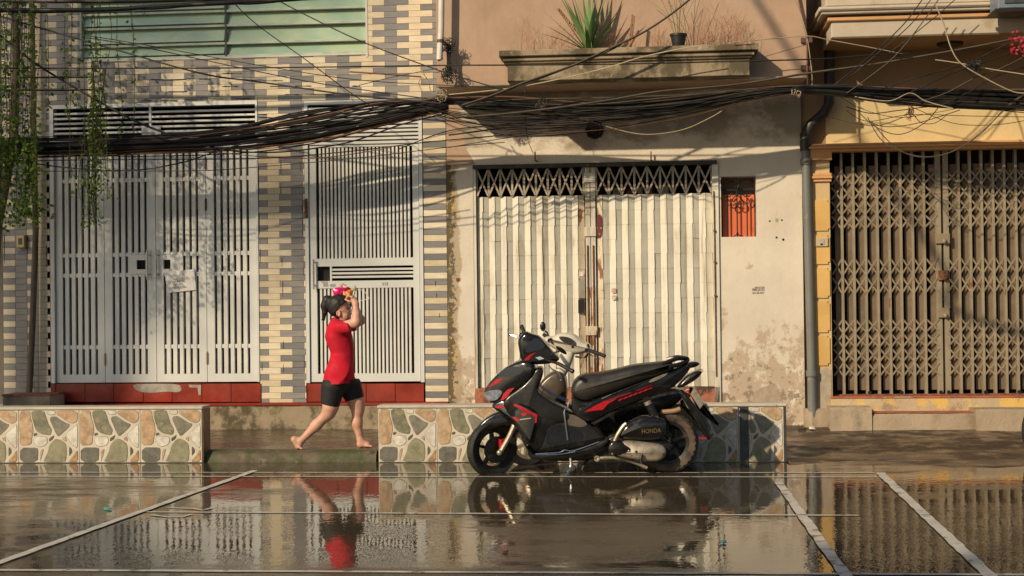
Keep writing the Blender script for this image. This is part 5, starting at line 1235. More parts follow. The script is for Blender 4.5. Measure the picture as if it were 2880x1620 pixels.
class Rider:
    """builds one scooter in its own frame: x to the rear, y away from the viewer, z up"""
    def __init__(s, root, px0, gy, ppm): s.root, s.px0, s.gy, s.k = root, px0, gy, ppm
    def c(s, p): return ((p[0] - s.px0) / s.k, (s.gy - p[1]) / s.k)
    def p3(s, u, v, y): a = s.c((u, v)); return (a[0], y, a[1])
    def put(s, name, mb, mat, parent=None, smooth=38, fix=True):
        o = bpy.data.objects.new(name, mb.mesh(name, mat, smooth, fix)); COL.objects.link(o); o.parent = parent or s.root; return o
    def body(s, name, poly, w, mat, b=.018, t=.018, wf=None, it=2, parent=None, yo=0.0):
        q = chaikin([s.c(p) for p in poly], it, .25)
        if area2(q) < 0: q = q[::-1]
        n = len(q); f = wf or (lambda x, z: 1.0); m = MB(); vs = []
        rings = [(q, w), (inset(q, t * .3), w + b * .6), (inset(q, t), w + b)]
        for sg_ in (-1, 1):
            for r_, yy in rings: vs += [(x, yo + sg_ * yy * f(x, z), z) for x, z in r_]
        fs = []
        for side in (0, 1):
            o = side * 3 * n
            for j in (0, 1): fs += [(o + j * n + i, o + j * n + (i + 1) % n, o + (j + 1) * n + (i + 1) % n, o + (j + 1) * n + i) for i in range(n)]
            fs.append(tuple(range(o + 2 * n, o + 3 * n)))
        fs += [(i, (i + 1) % n, 3 * n + (i + 1) % n, 3 * n + i) for i in range(n)]
        m.add(vs, fs); return s.put(name, m, mat, parent)
    def decal(s, name, poly, y, mat, parent=None, it=0, th=.004, wf=None):
        q = [s.c(p) for p in poly]
        if it: q = chaikin(q, it, .25)
        f = wf or (lambda x, z: 1.0); n = len(q); m = MB()
        m.add([(x, -(y + .0018) * f(x, z), z) for x, z in q] + [(x, -(y - th) * f(x, z), z) for x, z in q], [tuple(range(n)), tuple(range(2 * n - 1, n - 1, -1))] + [(i, i + n, (i + 1) % n + n, (i + 1) % n) for i in range(n)])
        return s.put(name, m, mat, parent, None)
    def pipe(s, name, pts, r, mat, parent=None, n=8, sm=True):
        q = [s.p3(*p) for p in pts]; q = crom(q, 5) if sm and len(q) > 2 else q
        m = MB(); m.tube(q, r, n); return s.put(name, m, mat, parent)
    def wheel(s, cu, cv, r, wd, tmat, rmat, steer=0, spokes=5, knobs=0, y=0.0, lean=0):
        c = s.c((cu, cv)); R = Matrix.Translation((c[0], y, c[1])) @ Matrix.Rotation(steer, 4, 'Z')
        def fin(m): m.v = [tuple(R @ Vector(p)) for p in m.v]; return m
        tw = wd / 2; m = MB(); m.lathe([(r - .070, -tw * .62), (r - .048, -tw * .92), (r - .02, -tw), (r - .006, -tw * .72), (r, -tw * .25), (r, tw * .25), (r - .006, tw * .72), (r - .02, tw), (r - .048, tw * .92), (r - .070, tw * .62)], (0, 0, 0), 'y', 44)
        for i in range(knobs):
            a = 2 * math.pi * i / knobs; ca, sa = math.cos(a), math.sin(a); h = math.pi / knobs * .55 * r
            for sd in (-1, 1):
                y0, y1 = (tw * .15 * sd, tw * .98 * sd)
                ra, rb = r - .012, r + .006
                pts = []
                for rr2 in (ra, rb):
                    for hh in (-h, h):
                        for yy in (y0, y1):
                            rad = rr2 - (.018 if yy == y1 else 0); pts.append((rad * ca - hh * sa, yy, rad * sa + hh * ca))
                m.add(pts, [(0, 1, 3, 2), (4, 6, 7, 5), (0, 4, 5, 1), (2, 3, 7, 6), (0, 2, 6, 4), (1, 5, 7, 3)])
        ty = s.put('tyre', fin(m), tmat)
        m = MB(); rr_ = r - .066; m.lathe([(rr_ - .030, -tw * .5), (rr_ + .002, -tw * .68), (rr_ + .002, tw * .68), (rr_ - .030, tw * .5)], (0, 0, 0), 'y', 36)
        rim = s.put('rim', fin(m), rmat)
        for i in range(spokes):
            a = 2 * math.pi * i / spokes + .35; m = MB(); ca, sa = math.cos(a), math.sin(a)
            A = [(.02, .016), (rr_ - .015, .011)]; vs = []
            for rad, h in A:
                for yy in (-.018, .018):
                    for hh in (-h, h): vs.append((rad * ca - hh * sa, yy, rad * sa + hh * ca))
            m.add(vs, [(0, 1, 3, 2), (4, 6, 7, 5), (0, 4, 5, 1), (2, 3, 7, 6), (0, 2, 6, 4), (1, 5, 7, 3)]); s.put('spoke', fin(m), rmat, None, None)
        m = MB(); m.lathe([(.0, -.05), (.028, -.05), (.036, -.03), (.036, .03), (.028, .05), (.0, .05)], (0, 0, 0), 'y', 16); s.put('hub', fin(m), rmat)
        return R
def black_scooter(label, loc, rz, lean):
    e = T('parked_scooter', label, 'scooter', loc, 'scooters'); e.rotation_euler = (lean, 0, rz)
    s = Rider(e, 1075, 1425, 1071); B, MT = MAT_BLK, MAT_MATTE
    st = math.radians(36)
    R = s.wheel(285, 1205, .235, .085, MAT_RUBBER, MAT_RIMB, st)
    m = MB(); m.lathe([(.005, -.058), (.112, -.058), (.112, -.053), (.005, -.053)], (0, 0, 0), 'y', 28); m.v = [tuple(R @ Vector(p)) for p in m.v]; s.put('brake_disc', m, MAT_RIMB)
    m = MB(); m.cbox(.03, .09, -.085, -.045, .02, .085, .01); m.v = [tuple(R @ Vector(p)) for p in m.v]; s.put('brake_caliper', m, MAT_DECAL)
    s.pipe('fork', [(355, 1235, -.085), (440, 1090, -.075), (500, 960, -.06)], .021, MAT_SILVER); s.pipe('fork', [(300, 1190, .085), (400, 1060, .08), (480, 950, .06)], .021, MAT_RIMB)
    m = MB(); m.ell(s.p3(357, 1225, -.10), (.024, .018, .024)); s.put('axle_nut', m, MAT_SILVER)
    s.body('front_mudguard', [(150, 1025), (175, 975), (250, 910), (340, 866), (430, 868), (500, 930), (520, 1010), (470, 990), (400, 985), (330, 1005), (250, 1040), (190, 1058)], .050, B, .02, .02)
    # main body volumes
    s.body('inner_shield', [(380, 755), (560, 640), (640, 560), (690, 470), (760, 480), (735, 590), (690, 680), (800, 760), (960, 850), (1010, 890), (980, 960), (800, 985), (760, 1150), (720, 1200), (630, 1240), (560, 1120), (520, 960), (440, 880)], .135, MT, .015, .02)
    nf = lambda x, z: max(.28, min(1.0, .30 + (x + .80) / .52 * .9))
    nose = s.body('nose_fairing', [(213, 700), (258, 622), (330, 545), (420, 470), (520, 420), (600, 398), (650, 430), (695, 470), (650, 560), (570, 635), (470, 695), (385, 755), (325, 795), (265, 770)], .145, B, .03, .03, nf)
    s.decal('visor_panel', [(335, 545), (400, 492), (470, 455), (600, 462), (565, 515), (520, 535), (450, 552)], .175, MAT_SCREEN, nose, 1, .01, nf)
    s.decal('headlamp', [(215, 702), (250, 682), (330, 664), (390, 672), (376, 715), (330, 762), (268, 768), (240, 740)], .176, MAT_LENS, nose, 1, .03, nf)
    s.decal('decal', [(248, 648), (330, 578), (392, 564), (362, 602), (290, 632)], .176, MAT_DECAL, nose, 0, .01, nf)
    s.decal('decal', [(400, 700), (440, 660), (500, 645), (460, 690), (420, 740), (365, 775)], .174, MAT_DECAL, nose, 0, .008, nf)
    shl = s.body('leg_shield', [(283, 805), (345, 765), (420, 748), (520, 765), (640, 815), (708, 868), (695, 960), (662, 1070), (640, 1140), (600, 1110), (570, 1050), (510, 960), (420, 900), (330, 850)], .155, B, .03, .02, lambda x, z: max(.45, min(1, .5 + (x + .75) / .35 * .5)))
    lf_ = lambda x, z: max(.45, min(1, .5 + (x + .75) / .35 * .5))
    s.decal('decal', [(312, 816), (400, 797), (492, 782), (560, 808), (640, 852), (702, 878), (692, 952), (676, 950), (682, 897), (620, 870), (552, 835), (498, 806), (400, 818), (345, 830)], .187, MAT_DECAL, shl, 0, .012, lf_)
    s.decal('emblem', [(558, 868), (575, 862), (590, 866), (608, 864), (606, 878), (590, 890), (575, 892), (560, 884)], .187, MAT_DECAL, shl, 0, .01, lf_)
    s.decal('decal', [(460, 880), (510, 905), (545, 925), (530, 945), (500, 925), (470, 900)], .1868, MAT_DECAL, shl, 0, .01, lf_)
    s.decal('badge_lettering', [(545, 920), (645, 905), (645, 913), (545, 930)], .187, MAT_SILVER, shl, 0, .01, lf_)
    # floor tunnel and footboard
    s.body('centre_tunnel', [(690, 690), (950, 850), (1010, 890), (1160, 965), (1295, 1085), (1285, 1115), (1240, 1130), (1040, 1190), (680, 1235), (650, 1190), (690, 1030), (760, 990)], .125, MT, .02, .025)
    s.decal('floor_panel', [(795, 985), (850, 968), (960, 985), (1050, 1010), (1112, 1065), (1090, 1110), (1075, 1130), (780, 1165), (770, 1050)], .146, B, None, 1, .02)
    s.decal('floor_panel', [(960, 880), (1030, 890), (1150, 965), (1100, 1000), (1000, 985), (950, 970)], .147, M('scuffed_grey_plastic', (.11, .088, .066), .45, var=.2), None, 1, .02)
    s.body('footboard', [(598, 1105), (640, 1210), (690, 1240), (1040, 1192), (1240, 1122), (1320, 1090), (1330, 1130), (1220, 1210), (1010, 1268), (670, 1282), (618, 1255)], .19, MT, .012, .012)
    s.pipe('foot_rail', [(680, 1222, -.205), (880, 1212, -.21), (940, 1190, -.21), (1020, 1195, -.21), (1240, 1120, -.20)], .0065, MAT_CHROME)
    s.pipe('foot_rail', [(680, 1232, -.205), (880, 1228, -.208), (1030, 1205, -.208)], .005, MAT_CHROME)
    s.body('belly_pan', [(640, 1240), (1040, 1255), (1330, 1130), (1340, 1200), (1240, 1275), (1050, 1300), (700, 1295)], .13, MT)
    # seat and tail
    s.body('seat', [(998, 665), (1020, 600), (1085, 545), (1200, 535), (1300, 525), (1450, 490), (1550, 463), (1700, 450), (1860, 432), (1912, 455), (1895, 505), (1720, 568), (1560, 622), (1400, 685), (1200, 745), (1130, 778), (1040, 745), (1000, 705)], .115, MAT_SEAT, .045, .05, None, 2)
    s.body('under_seat', [(1000, 690), (1060, 760), (1140, 785), (1400, 700), (1380, 860), (1170, 965), (1010, 900), (1000, 800)], .12, MT)
    tf = lambda x, z: max(.35, min(1, 1 - (x - .55) / .6))
    tail = s.body('tail_fairing', [(1010, 880), (1100, 815), (1200, 750), (1400, 685), (1700, 573), (1900, 500), (2035, 448), (2065, 478), (1995, 572), (1900, 660), (1800, 702), (1600, 772), (1340, 865), (1172, 962), (1090, 935)], .135, B, .03, .022, tf)
    s.decal('decal', [(1112, 862), (1200, 810), (1300, 760), (1425, 718), (1390, 752), (1320, 792), (1275, 842), (1180, 852)], .1665, MAT_DECAL, tail, 0, .012, tf)
    s.decal('decal', [(1290, 765), (1400, 722), (1560, 672), (1700, 628), (1715, 634), (1560, 690), (1420, 735), (1330, 770)], .1668, M('dark_red_decal', (.16, .01, .014), .35), tail, 0, .012, tf)
    for i in range(7):
        u = 1415 + i * 44; v = 762 - i * 16
        s.decal('decal_letter', [(u, v - 6), (u + 36, v - 22), (u + 30, v - 8), (u - 4, v + 6)], .1672, MAT_DECAL, tail, 0, .012, tf)
    s.decal('side_cover', [(1170, 962), (1340, 870), (1420, 850), (1300, 920), (1200, 975)], .150, MAT_MATTE, None, 0, .02)
    s.decal('chrome_trim', [(1675, 610), (1700, 580), (1790, 545), (1860, 520), (1840, 545), (1740, 595)], .166, MAT_SILVER, tail, 1, .01, tf)
    s.pipe('seat_hinge_line', [(1010, 780, -.13), (1130, 800, -.14), (1400, 690, -.165), (1700, 580, -.15)], .004, MT)
    # grab rail: bent bar with an opening
    s.pipe('grab_rail', [(1800, 450, -.13), (1860, 428, -.12), (1940, 405, -.09), (2010, 408, -.03), (2030, 412, .0), (2010, 408, .03), (1940, 405, .09), (1860, 428, .12)], .017, MT)
    s.pipe('grab_rail', [(1830, 478, -.13), (1930, 460, -.11), (2010, 440, -.05), (2035, 420, .0)], .018, MT)
    s.body('rear_spoiler', [(1990, 470), (2050, 440), (2110, 436), (2140, 455), (2100, 482), (2040, 495)], .07, B)
    s.decal('tail_lamp', [(1925, 655), (1990, 585), (2060, 522), (2150, 500), (2172, 514), (2110, 545), (2040, 590), (1970, 640)], .105, MAT_TAILWHITE, None, 0, .03, tf)
    s.decal('tail_lamp', [(2168, 518), (2130, 572), (2070, 610), (2085, 575)], .106, MAT_TAILRED, None, 0, .03, tf)
    s.decal('tail_lamp', [(1960, 575), (2010, 520), (2045, 492), (2030, 525), (1985, 570)], .128, MAT_TAILRED, None, 0, .03, tf)
    s.body('tail_unit', [(1925, 660), (2060, 525), (2165, 515), (2125, 575), (2060, 622), (1970, 668)], .055, MT)
    # rear mudguard, plate, lamp reflector
    s.body('rear_mudguard', [(1945, 690), (1990, 680), (2065, 790), (2110, 850), (2190, 990), (2235, 1125), (2200, 1135), (2130, 1040), (2060, 900), (1975, 760)], .045, MT)
    s.body('plate_hanger', [(2040, 690), (2080, 665), (2150, 800), (2290, 985), (2325, 1028), (2280, 1015), (2180, 930), (2110, 850)], .03, MT, yo=.14)
    s.decal('number_plate', [(2052, 725), (2085, 668), (2178, 798), (2135, 856)], .03, MAT_PLATE, None, 0, .004)
    s.decal('guard_flap', [(1955, 705), (1985, 695), (2062, 830), (2055, 870), (2020, 840)], .052, MAT_SILVER, None, 0, .004)
    s.decal('reflector', [(2120, 1105), (2190, 1105), (2185, 1122), (2125, 1120)], .052, MAT_TAILRED, None, 0, .03)
    s.pipe('hugger_arm', [(1790, 880, -.05), (1900, 870, -.06), (1960, 850, -.06)], .02, M('amber_dust', (.34, .21, .12), .5))
    # running gear
    s.wheel(1850, 1152, .248, .105, MAT_MUDTYRE, MAT_RIMB, math.radians(-9), 5, 30)
    s.pipe('shock_absorber', [(1665, 775, -.14), (1735, 930, -.14)], .030, MAT_SILVER, None, 12)
    s.pipe('shock_spring', [(1680, 800, -.14), (1728, 905, -.14)], .035, MT, None, 10)
    ac_ = s.body('air_cleaner', [(1395, 1082), (1445, 1000), (1480, 965), (1560, 920), (1640, 890), (1800, 920), (1835, 955), (1822, 1092), (1700, 1112), (1480, 1104)], .05, B, .03, .03, None, 2, None, -.13)
    me = text_mesh('HONDA', .05, MAT_GOLD, .155); o = bpy.data.objects.new('lettering', me); COL.objects.link(o); o.parent = ac_; a = s.p3(1695, 1027, -.2135); o.location = a; o.rotation_euler = (0, math.radians(-3), 0)
    s.body('engine_cover', [(1405, 1255), (1385, 1225), (1430, 1125), (1500, 1108), (1640, 1128), (1790, 1150), (1832, 1200), (1808, 1268), (1740, 1302), (1620, 1290)], .05, MAT_SILVER, .03, .03, None, 2, None, -.14)
    s.body('kick_cover', [(1312, 1165), (1345, 1112), (1400, 1108), (1450, 1130), (1545, 1190), (1440, 1235), (1350, 1238), (1318, 1205)], .05, MT, .02, .02, None, 2, None, -.16)
    for u, v in ((1498, 1196), (1560, 1205), (1798, 1230), (1355, 1225)):
        m = MB(); m.ell(s.p3(u, v, -.225), (.010, .006, .010), 8, 6); s.put('bolt', m, MAT_CHROME if u < 1500 else MAT_RIMB)
    s.body('engine_block', [(1290, 1120), (1380, 1060), (1480, 1090), (1850, 1110), (1900, 1180), (1830, 1290), (1500, 1300), (1340, 1260)], .11, MT)
    s.pipe('swing_link', [(1375, 1115, -.2), (1400, 1060, -.2), (1450, 985, -.2), (1480, 960, -.2)], .016, MAT_SILVER)
    s.pipe('main_stand', [(1215, 1278, -.15), (1290, 1268, -.15), (1420, 1275, -.14), (1560, 1320, -.12), (1660, 1365, -.12)], .014, MAT_SILVER)
    m = MB(); m.lathe([(.012, -.012), (.024, -.012), (.024, .012), (.012, .012)], s.p3(1218, 1272, -.16), 'y', 14); s.put('stand_eye', m, MAT_SILVER)
    s.pipe('kick_lever', [(1610, 1225, -.24), (1600, 1270, -.245), (1605, 1310, -.25)], .013, MAT_RIMB)
    s.pipe('side_stand', [(985, 1262, -.15), (988, 1340, -.16), (960, 1395, -.19), (930, 1425, -.21)], .011, MAT_CHROME)
    s.pipe('main_stand_leg', [(1140, 1290, -.06), (1110, 1340, -.08), (1090, 1385, -.09)], .014, MT)
    s.pipe('drive_hose', [(1490, 1000, -.21), (1560, 935, -.2), (1640, 902, -.19)], .008, MT)
    # handlebar head, turned towards the viewer
    head = s.body('handlebar_cowl', [(528, 235), (555, 190), (592, 150), (640, 170), (720, 195), (762, 242), (805, 292), (850, 350), (905, 392), (880, 422), (800, 442), (700, 447), (600, 440), (555, 402), (543, 330)], .075, B, .035, .03)
    s.decal('visor', [(612, 265), (690, 200), (745, 236), (782, 292), (700, 322), (592, 347)], .112, MAT_SCREEN, head, 1, .02)
    s.decal('cowl_facet', [(590, 360), (700, 330), (780, 300), (850, 352), (895, 392), (800, 400), (690, 415), (600, 425)], .1105, MT, head, 0, .02)
    s.decal('decal', [(582, 418), (600, 385), (640, 355), (692, 334), (650, 368), (632, 398)], .1125, MAT_DECAL, head, 0, .02)
    s.decal('sticker', [(686, 382), (728, 372), (765, 392), (722, 404)], .1125, M('pale_blue_sticker', (.42, .48, .58), .4), head, 0, .02)
    s.pipe('grip', [(885, 428, -.19), (1015, 492, -.27)], .0155, MAT_RUBBER, None, 12); s.pipe('grip_end', [(1005, 487, -.265), (1022, 496, -.275)], .018, MAT_RIMB, None, 12)
    s.pipe('handlebar', [(760, 400, -.08), (890, 430, -.19)], .012, MT)
    s.pipe('brake_lever', [(808, 452, -.16), (835, 482, -.17), (880, 505, -.18), (905, 535, -.19), (912, 575, -.20)], .0065, MAT_CHROME); m = MB(); m.ell(s.p3(912, 577, -.2), (.011, .011, .011), 10, 8); s.put('lever_ball', m, MAT_CHROME)
    s.pipe('grip', [(590, 205, .20), (548, 118, .26)], .017, MAT_RUBBER, None, 12); s.pipe('brake_lever', [(530, 235, .18), (500, 212, .2), (445, 198, .22)], .006, MAT_CHROME); m = MB(); m.ell(s.p3(444, 197, .22), (.011, .011, .011), 10, 8); s.put('lever_ball', m, MAT_CHROME)
    m = MB(); m.ell(s.p3(565, 205, .16), (.035, .03, .033)); s.put('switch_housing', m, B)
    s.pipe('mirror_stem', [(825, 382, -.13), (845, 342, -.14), (905, 325, -.15)], .006, MT); m = MB(); m.ell((0, 0, 0), (.055, .012, .030), 16, 8); RM = Matrix.Translation(s.p3(918, 316, -.15)) @ Matrix.Rotation(.65, 4, 'Y') @ Matrix.Rotation(1.0, 4, 'X'); m.v = [tuple(RM @ Vector(p)) for p in m.v]; s.put('mirror', m, MT)
    # wire rack over the step-through
    for dy in (-.10, .0, .10): s.pipe('rack_wire', [(690, 612, dy), (800, 700, dy), (905, 752, dy), (972, 780, dy)], .0035, MAT_CHROME, None, 5)
    for u, v, du, dv in ((690, 612, -20, 70), (755, 665, -18, 50)): s.pipe('rack_wire', [(u, v, -.10), (u + du, v + dv, -.10)], .0035, MAT_CHROME, None, 5)
    s.pipe('rack_wire', [(672, 680, -.10), (780, 750, -.10), (900, 812, -.10), (950, 835, -.11)], .0045, MAT_CHROME, None, 6)
    s.pipe('lock_cable', [(975, 775, -.13), (965, 820, -.15), (938, 855, -.16), (945, 950, -.165), (963, 1108, -.165)], .006, MAT_CHROME, None, 6)
    return e
def copy_tree(o, parent=None):
    c = o.copy(); COL.objects.link(c)
    if parent is not None: c.parent = parent
    for ch in [k for k in COL.objects if k.parent == o]: copy_tree(ch, c)
    return c
sx, sy = -.64, -3.06
s1_ = black_scooter('black and red scooter parked on its stand in front of the stone planter', (sx, sy, .0), math.radians(2.5), math.radians(2.0))
c3 = copy_tree(s1_); c3['label'] = 'dark scooter of which only the front wheel shows at the right edge'
c3.location = (W(2866, 1210, -1.7)[0] + .89, -1.7, .045); c3.rotation_euler = (.03, 0, .12)

def white_scooter(label, loc):
    e = T('parked_scooter', label, 'scooter', loc, 'scooters'); e.rotation_euler = (.03, 0, .02)
    s = Rider(e, 1075, 1330, 1010); Wt, MT = MAT_WHITEP, MAT_MATTE
    s.wheel(545, 1140, .205, .085, MAT_RUBBER, MAT_SILVER, math.radians(24), 6)
    s.wheel(1840, 1135, .215, .09, MAT_RUBBER, MAT_RIMB)
    s.pipe('fork', [(545, 1140, -.07), (640, 960, -.06), (720, 800, -.04)], .02, MAT_SILVER)
    s.body('front_mudguard', [(420, 1010), (470, 950), (560, 925), (660, 950), (690, 1020), (620, 995), (520, 990), (450, 1030)], .055, Wt)
    s.body('front_apron', [(640, 640), (700, 560), (780, 500), (860, 490), (905, 560), (905, 740), (870, 860), (760, 960), (690, 900), (640, 780)], .15, MAT_BRONZE, .03, .03)
    s.body('steering_neck', [(838, 320), (900, 285), (985, 300), (975, 370), (950, 430), (920, 505), (880, 560), (800, 545), (820, 450)], .06, Wt, .04, .03)
    cowl = s.body('handlebar_cowl', [(698, 205), (740, 188), (800, 190), (840, 162), (930, 160), (985, 178), (1030, 215), (1065, 245), (1105, 255), (1122, 285), (1112, 325), (1060, 342), (1000, 352), (960, 350), (880, 345), (800, 300), (740, 260)], .06, Wt, .05, .04)
    s.decal('speedometer', [(838, 192), (870, 185), (930, 195), (975, 220), (1000, 250), (990, 278), (945, 262), (900, 252), (865, 225)], .112, M('dim_dial_glass', (.05, .042, .04), .08, coat=1), cowl, 1, .02)
    for q in ([(755, 205), (775, 198), (788, 222), (768, 225)], [(768, 232), (790, 235), (800, 258), (778, 250)], [(1085, 262), (1105, 255), (1115, 280), (1098, 285)], [(1070, 295), (1105, 300), (1098, 325), (1072, 318)]): s.decal('switch', q, .112, MT, cowl, 0, .02)
    s.decal('ignition_lock', [(952, 272), (972, 270), (974, 288), (954, 290)], .112, MT, cowl, 0, .03)
    s.pipe('grip', [(1115, 312, -.14), (1235, 352, -.2)], .0165, MAT_RUBBER, None, 12); s.pipe('grip_end', [(1228, 350, -.197), (1250, 357, -.21)], .015, MAT_RIMB, None, 10)
    s.pipe('brake_lever', [(1090, 335, -.14), (1140, 358, -.18), (1185, 388, -.2)], .006, MT); s.pipe('handlebar', [(985, 368, -.08), (1070, 372, -.1), (1095, 340, -.12)], .009, MT)
    s.pipe('grip', [(735, 205, .2), (690, 190, .26)], .016, MAT_RUBBER, None, 10)
    s.pipe('mirror_stem', [(745, 215, .05), (735, 165, .05), (712, 145, .05)], .007, MT); m = MB(); m.ell(s.p3(695, 105, .05), (.026, .014, .042), 16, 10); s.put('mirror', m, MT)
    s.body('step_through', [(740, 900), (880, 860), (1000, 1080), (1280, 1090), (1290, 1170), (1000, 1190), (760, 1150)], .14, MT)
    s.body('seat', [(1110, 690), (1160, 640), (1400, 625), (1700, 600), (1860, 590), (1870, 640), (1640, 700), (1300, 740), (1130, 740)], .12, MAT_SEAT, .03, .03)
    s.body('rear_body', [(1120, 745), (1300, 745), (1640, 705), (1880, 650), (1960, 680), (1880, 780), (1700, 880), (1500, 960), (1280, 1080), (1140, 1000)], .14, MT, .03, .03)
    s.body('engine', [(1300, 1080), (1500, 970), (1800, 980), (1850, 1120), (1600, 1210), (1380, 1200)], .12, MT)
    s.body('rear_mudguard', [(1880, 780), (1960, 740), (2050, 880), (2150, 1000), (2120, 1020), (2000, 920)], .06, MT)
    s.body('tail_lamp', [(1940, 680), (1990, 670), (2000, 730), (1950, 760)], .06, MAT_TAILRED)
    return e
white_scooter('white scooter with bronze front half hidden behind the black scooter', (-.62, -2.36, 0))

# ================================================================== THE GIRL
def smin(a, b, k):
    h = np.clip(.5 + .5 * (b - a) / k, 0, 1); return b * (1 - h) + a * h - k * h * (1 - h)
class Field:
    """solid described by blended limbs, meshed as one continuous skin"""
    def __init__(s, lo, hi, h):
        s.lo, s.h = np.array(lo, np.float32), h; s.n = [int((hi[i] - lo[i]) / h) + 2 for i in range(3)]
        s.ax = [s.lo[i] + h * np.arange(s.n[i], dtype=np.float32) for i in range(3)]
        s.D = np.full(s.n, .2, np.float32)
    def _sub(s, lo, hi):
        sl = []
        for i in range(3):
            a = max(0, int((lo[i] - s.lo[i]) / s.h) - 1); b = min(s.n[i], int((hi[i] - s.lo[i]) / s.h) + 3); sl.append(slice(a, max(a, b)))
        return tuple(sl), np.meshgrid(*[s.ax[i][sl[i]] for i in range(3)], indexing='ij')
    def blend(s, lo, hi, fn, k):
        pad = k + .03; sl, (X, Y, Z) = s._sub([v - pad for v in lo], [v + pad for v in hi])
        if X.size: s.D[sl] = smin(s.D[sl], fn(X, Y, Z).astype(np.float32), k)
    def cap(s, a, b, ra, rb, k=.02):
        a, b = np.array(a, float), np.array(b, float); R = max(ra, rb); d = b - a; L = max(1e-9, d @ d)
        def fn(X, Y, Z):
            t = np.clip(((X - a[0]) * d[0] + (Y - a[1]) * d[1] + (Z - a[2]) * d[2]) / L, 0, 1)
            return np.sqrt((X - a[0] - t * d[0]) ** 2 + (Y - a[1] - t * d[1]) ** 2 + (Z - a[2] - t * d[2]) ** 2) - (ra + (rb - ra) * t)
        s.blend(np.minimum(a, b) - R, np.maximum(a, b) + R, fn, k)
    def ell(s, c, r, k=.02):
        def fn(X, Y, Z):
            q = np.sqrt(((X - c[0]) / r[0]) ** 2 + ((Y - c[1]) / r[1]) ** 2 + ((Z - c[2]) / r[2]) ** 2); return (q - 1) * min(r)
        s.blend([c[i] - r[i] for i in range(3)], [c[i] + r[i] for i in range(3)], fn, k)
    def grid(s): return np.meshgrid(*s.ax, indexing='ij')
    def mesh(s, name, mat):
        D = s.D; n = s.n; S_ = D < 0
        C = np.zeros([v - 1 for v in n], np.int8)
        for i in (0, 1):
            for j in (0, 1):
                for k in (0, 1): C += S_[i:n[0] - 1 + i, j:n[1] - 1 + j, k:n[2] - 1 + k]
        act = np.argwhere((C > 0) & (C < 8)); idx = -np.ones(C.shape, np.int64); idx[tuple(act.T)] = np.arange(len(act))
        acc = np.zeros((len(act), 3)); cnt = np.zeros(len(act))
        for ax in range(3):
            o1, o2 = [q for q in range(3) if q != ax]
            for p in (0, 1):
                for q in (0, 1):
                    a = act.copy(); a[:, o1] += p; a[:, o2] += q; b = a.copy(); b[:, ax] += 1
                    da, db = D[tuple(a.T)], D[tuple(b.T)]; m = (da < 0) != (db < 0); t = np.where(m, da / np.where(m, da - db, 1), 0)
                    pt_ = a.astype(float); pt_[:, ax] += t; acc[m] += pt_[m]; cnt[m] += 1
        V = acc / cnt[:, None] * s.h + s.lo; F = []
        for ax in range(3):
            o1, o2 = (ax + 1) % 3, (ax + 2) % 3
            sl0 = [slice(None)] * 3; sl1 = [slice(None)] * 3; sl0[ax] = slice(0, -1); sl1[ax] = slice(1, None)
            e = np.argwhere(S_[tuple(sl0)] != S_[tuple(sl1)]); e = e[(e[:, o1] > 0) & (e[:, o2] > 0) & (e[:, o1] < n[o1] - 1) & (e[:, o2] < n[o2] - 1)]
            ins = S_[tuple(e.T)]; qd = []
            for p, q in ((1, 1), (0, 1), (0, 0), (1, 0)):
                c = e.copy(); c[:, o1] -= p; c[:, o2] -= q; qd.append(idx[tuple(c.T)])
            qd = np.stack(qd, 1); qd[~ins] = qd[~ins][:, ::-1]; F.append(qd)
        F = np.concatenate(F); F = F[(F >= 0).all(1)]
        me = bpy.data.meshes.new(name); me.from_pydata(V.tolist(), [], F.tolist()); me.materials.append(mat); me.shade_smooth(); return me
def gp(p, q, y=0.0): return ((p - 530) / 901, y, (1382 - q) / 901)
MAT_SKIN = M('warm_skin', (.60, .335, .245), .55, var=.10, scale=9, bump=.12, bscale=90, layers=(((.55, .25, .17), 7, .55, .75),), **{'Subsurface Weight': .08, 'Subsurface Radius': (.02, .008, .004), 'Subsurface Scale': .5})
MAT_SHIRT = M('red_cotton', (.50, .001, .020), .85, var=.10, scale=6, bump=.9, bscale=16)
MAT_SHORTS = M('black_stretch_cotton', (.010, .010, .011), .75, var=.2, scale=10)
MAT_HAIR = M('black_hair', (.012, .009, .008), .58, var=.3, scale=60, sc=(1, 1, .25), bump=.5, bscale=140)
YGIRL = -1.93
_gl = (W(963, 1200, YGIRL)[0], YGIRL, .1025)
girl = T('person', 'barefoot person in red T-shirt and black shorts striding with both hands raised to the head', 'person', _gl)
girl.scale = (1.018,) * 3; girl.rotation_euler = (0, math.radians(-.4), math.radians(3))
def gput(name, me, parent=None):
    o = bpy.data.objects.new(name, me); COL.objects.link(o); o.parent = parent or girl; return o
YN, YFr = -.072, .072        # near (right) side, far (left) side
b = Field((-.48, -.30, -.02), (.30, .30, 1.45), .0052)
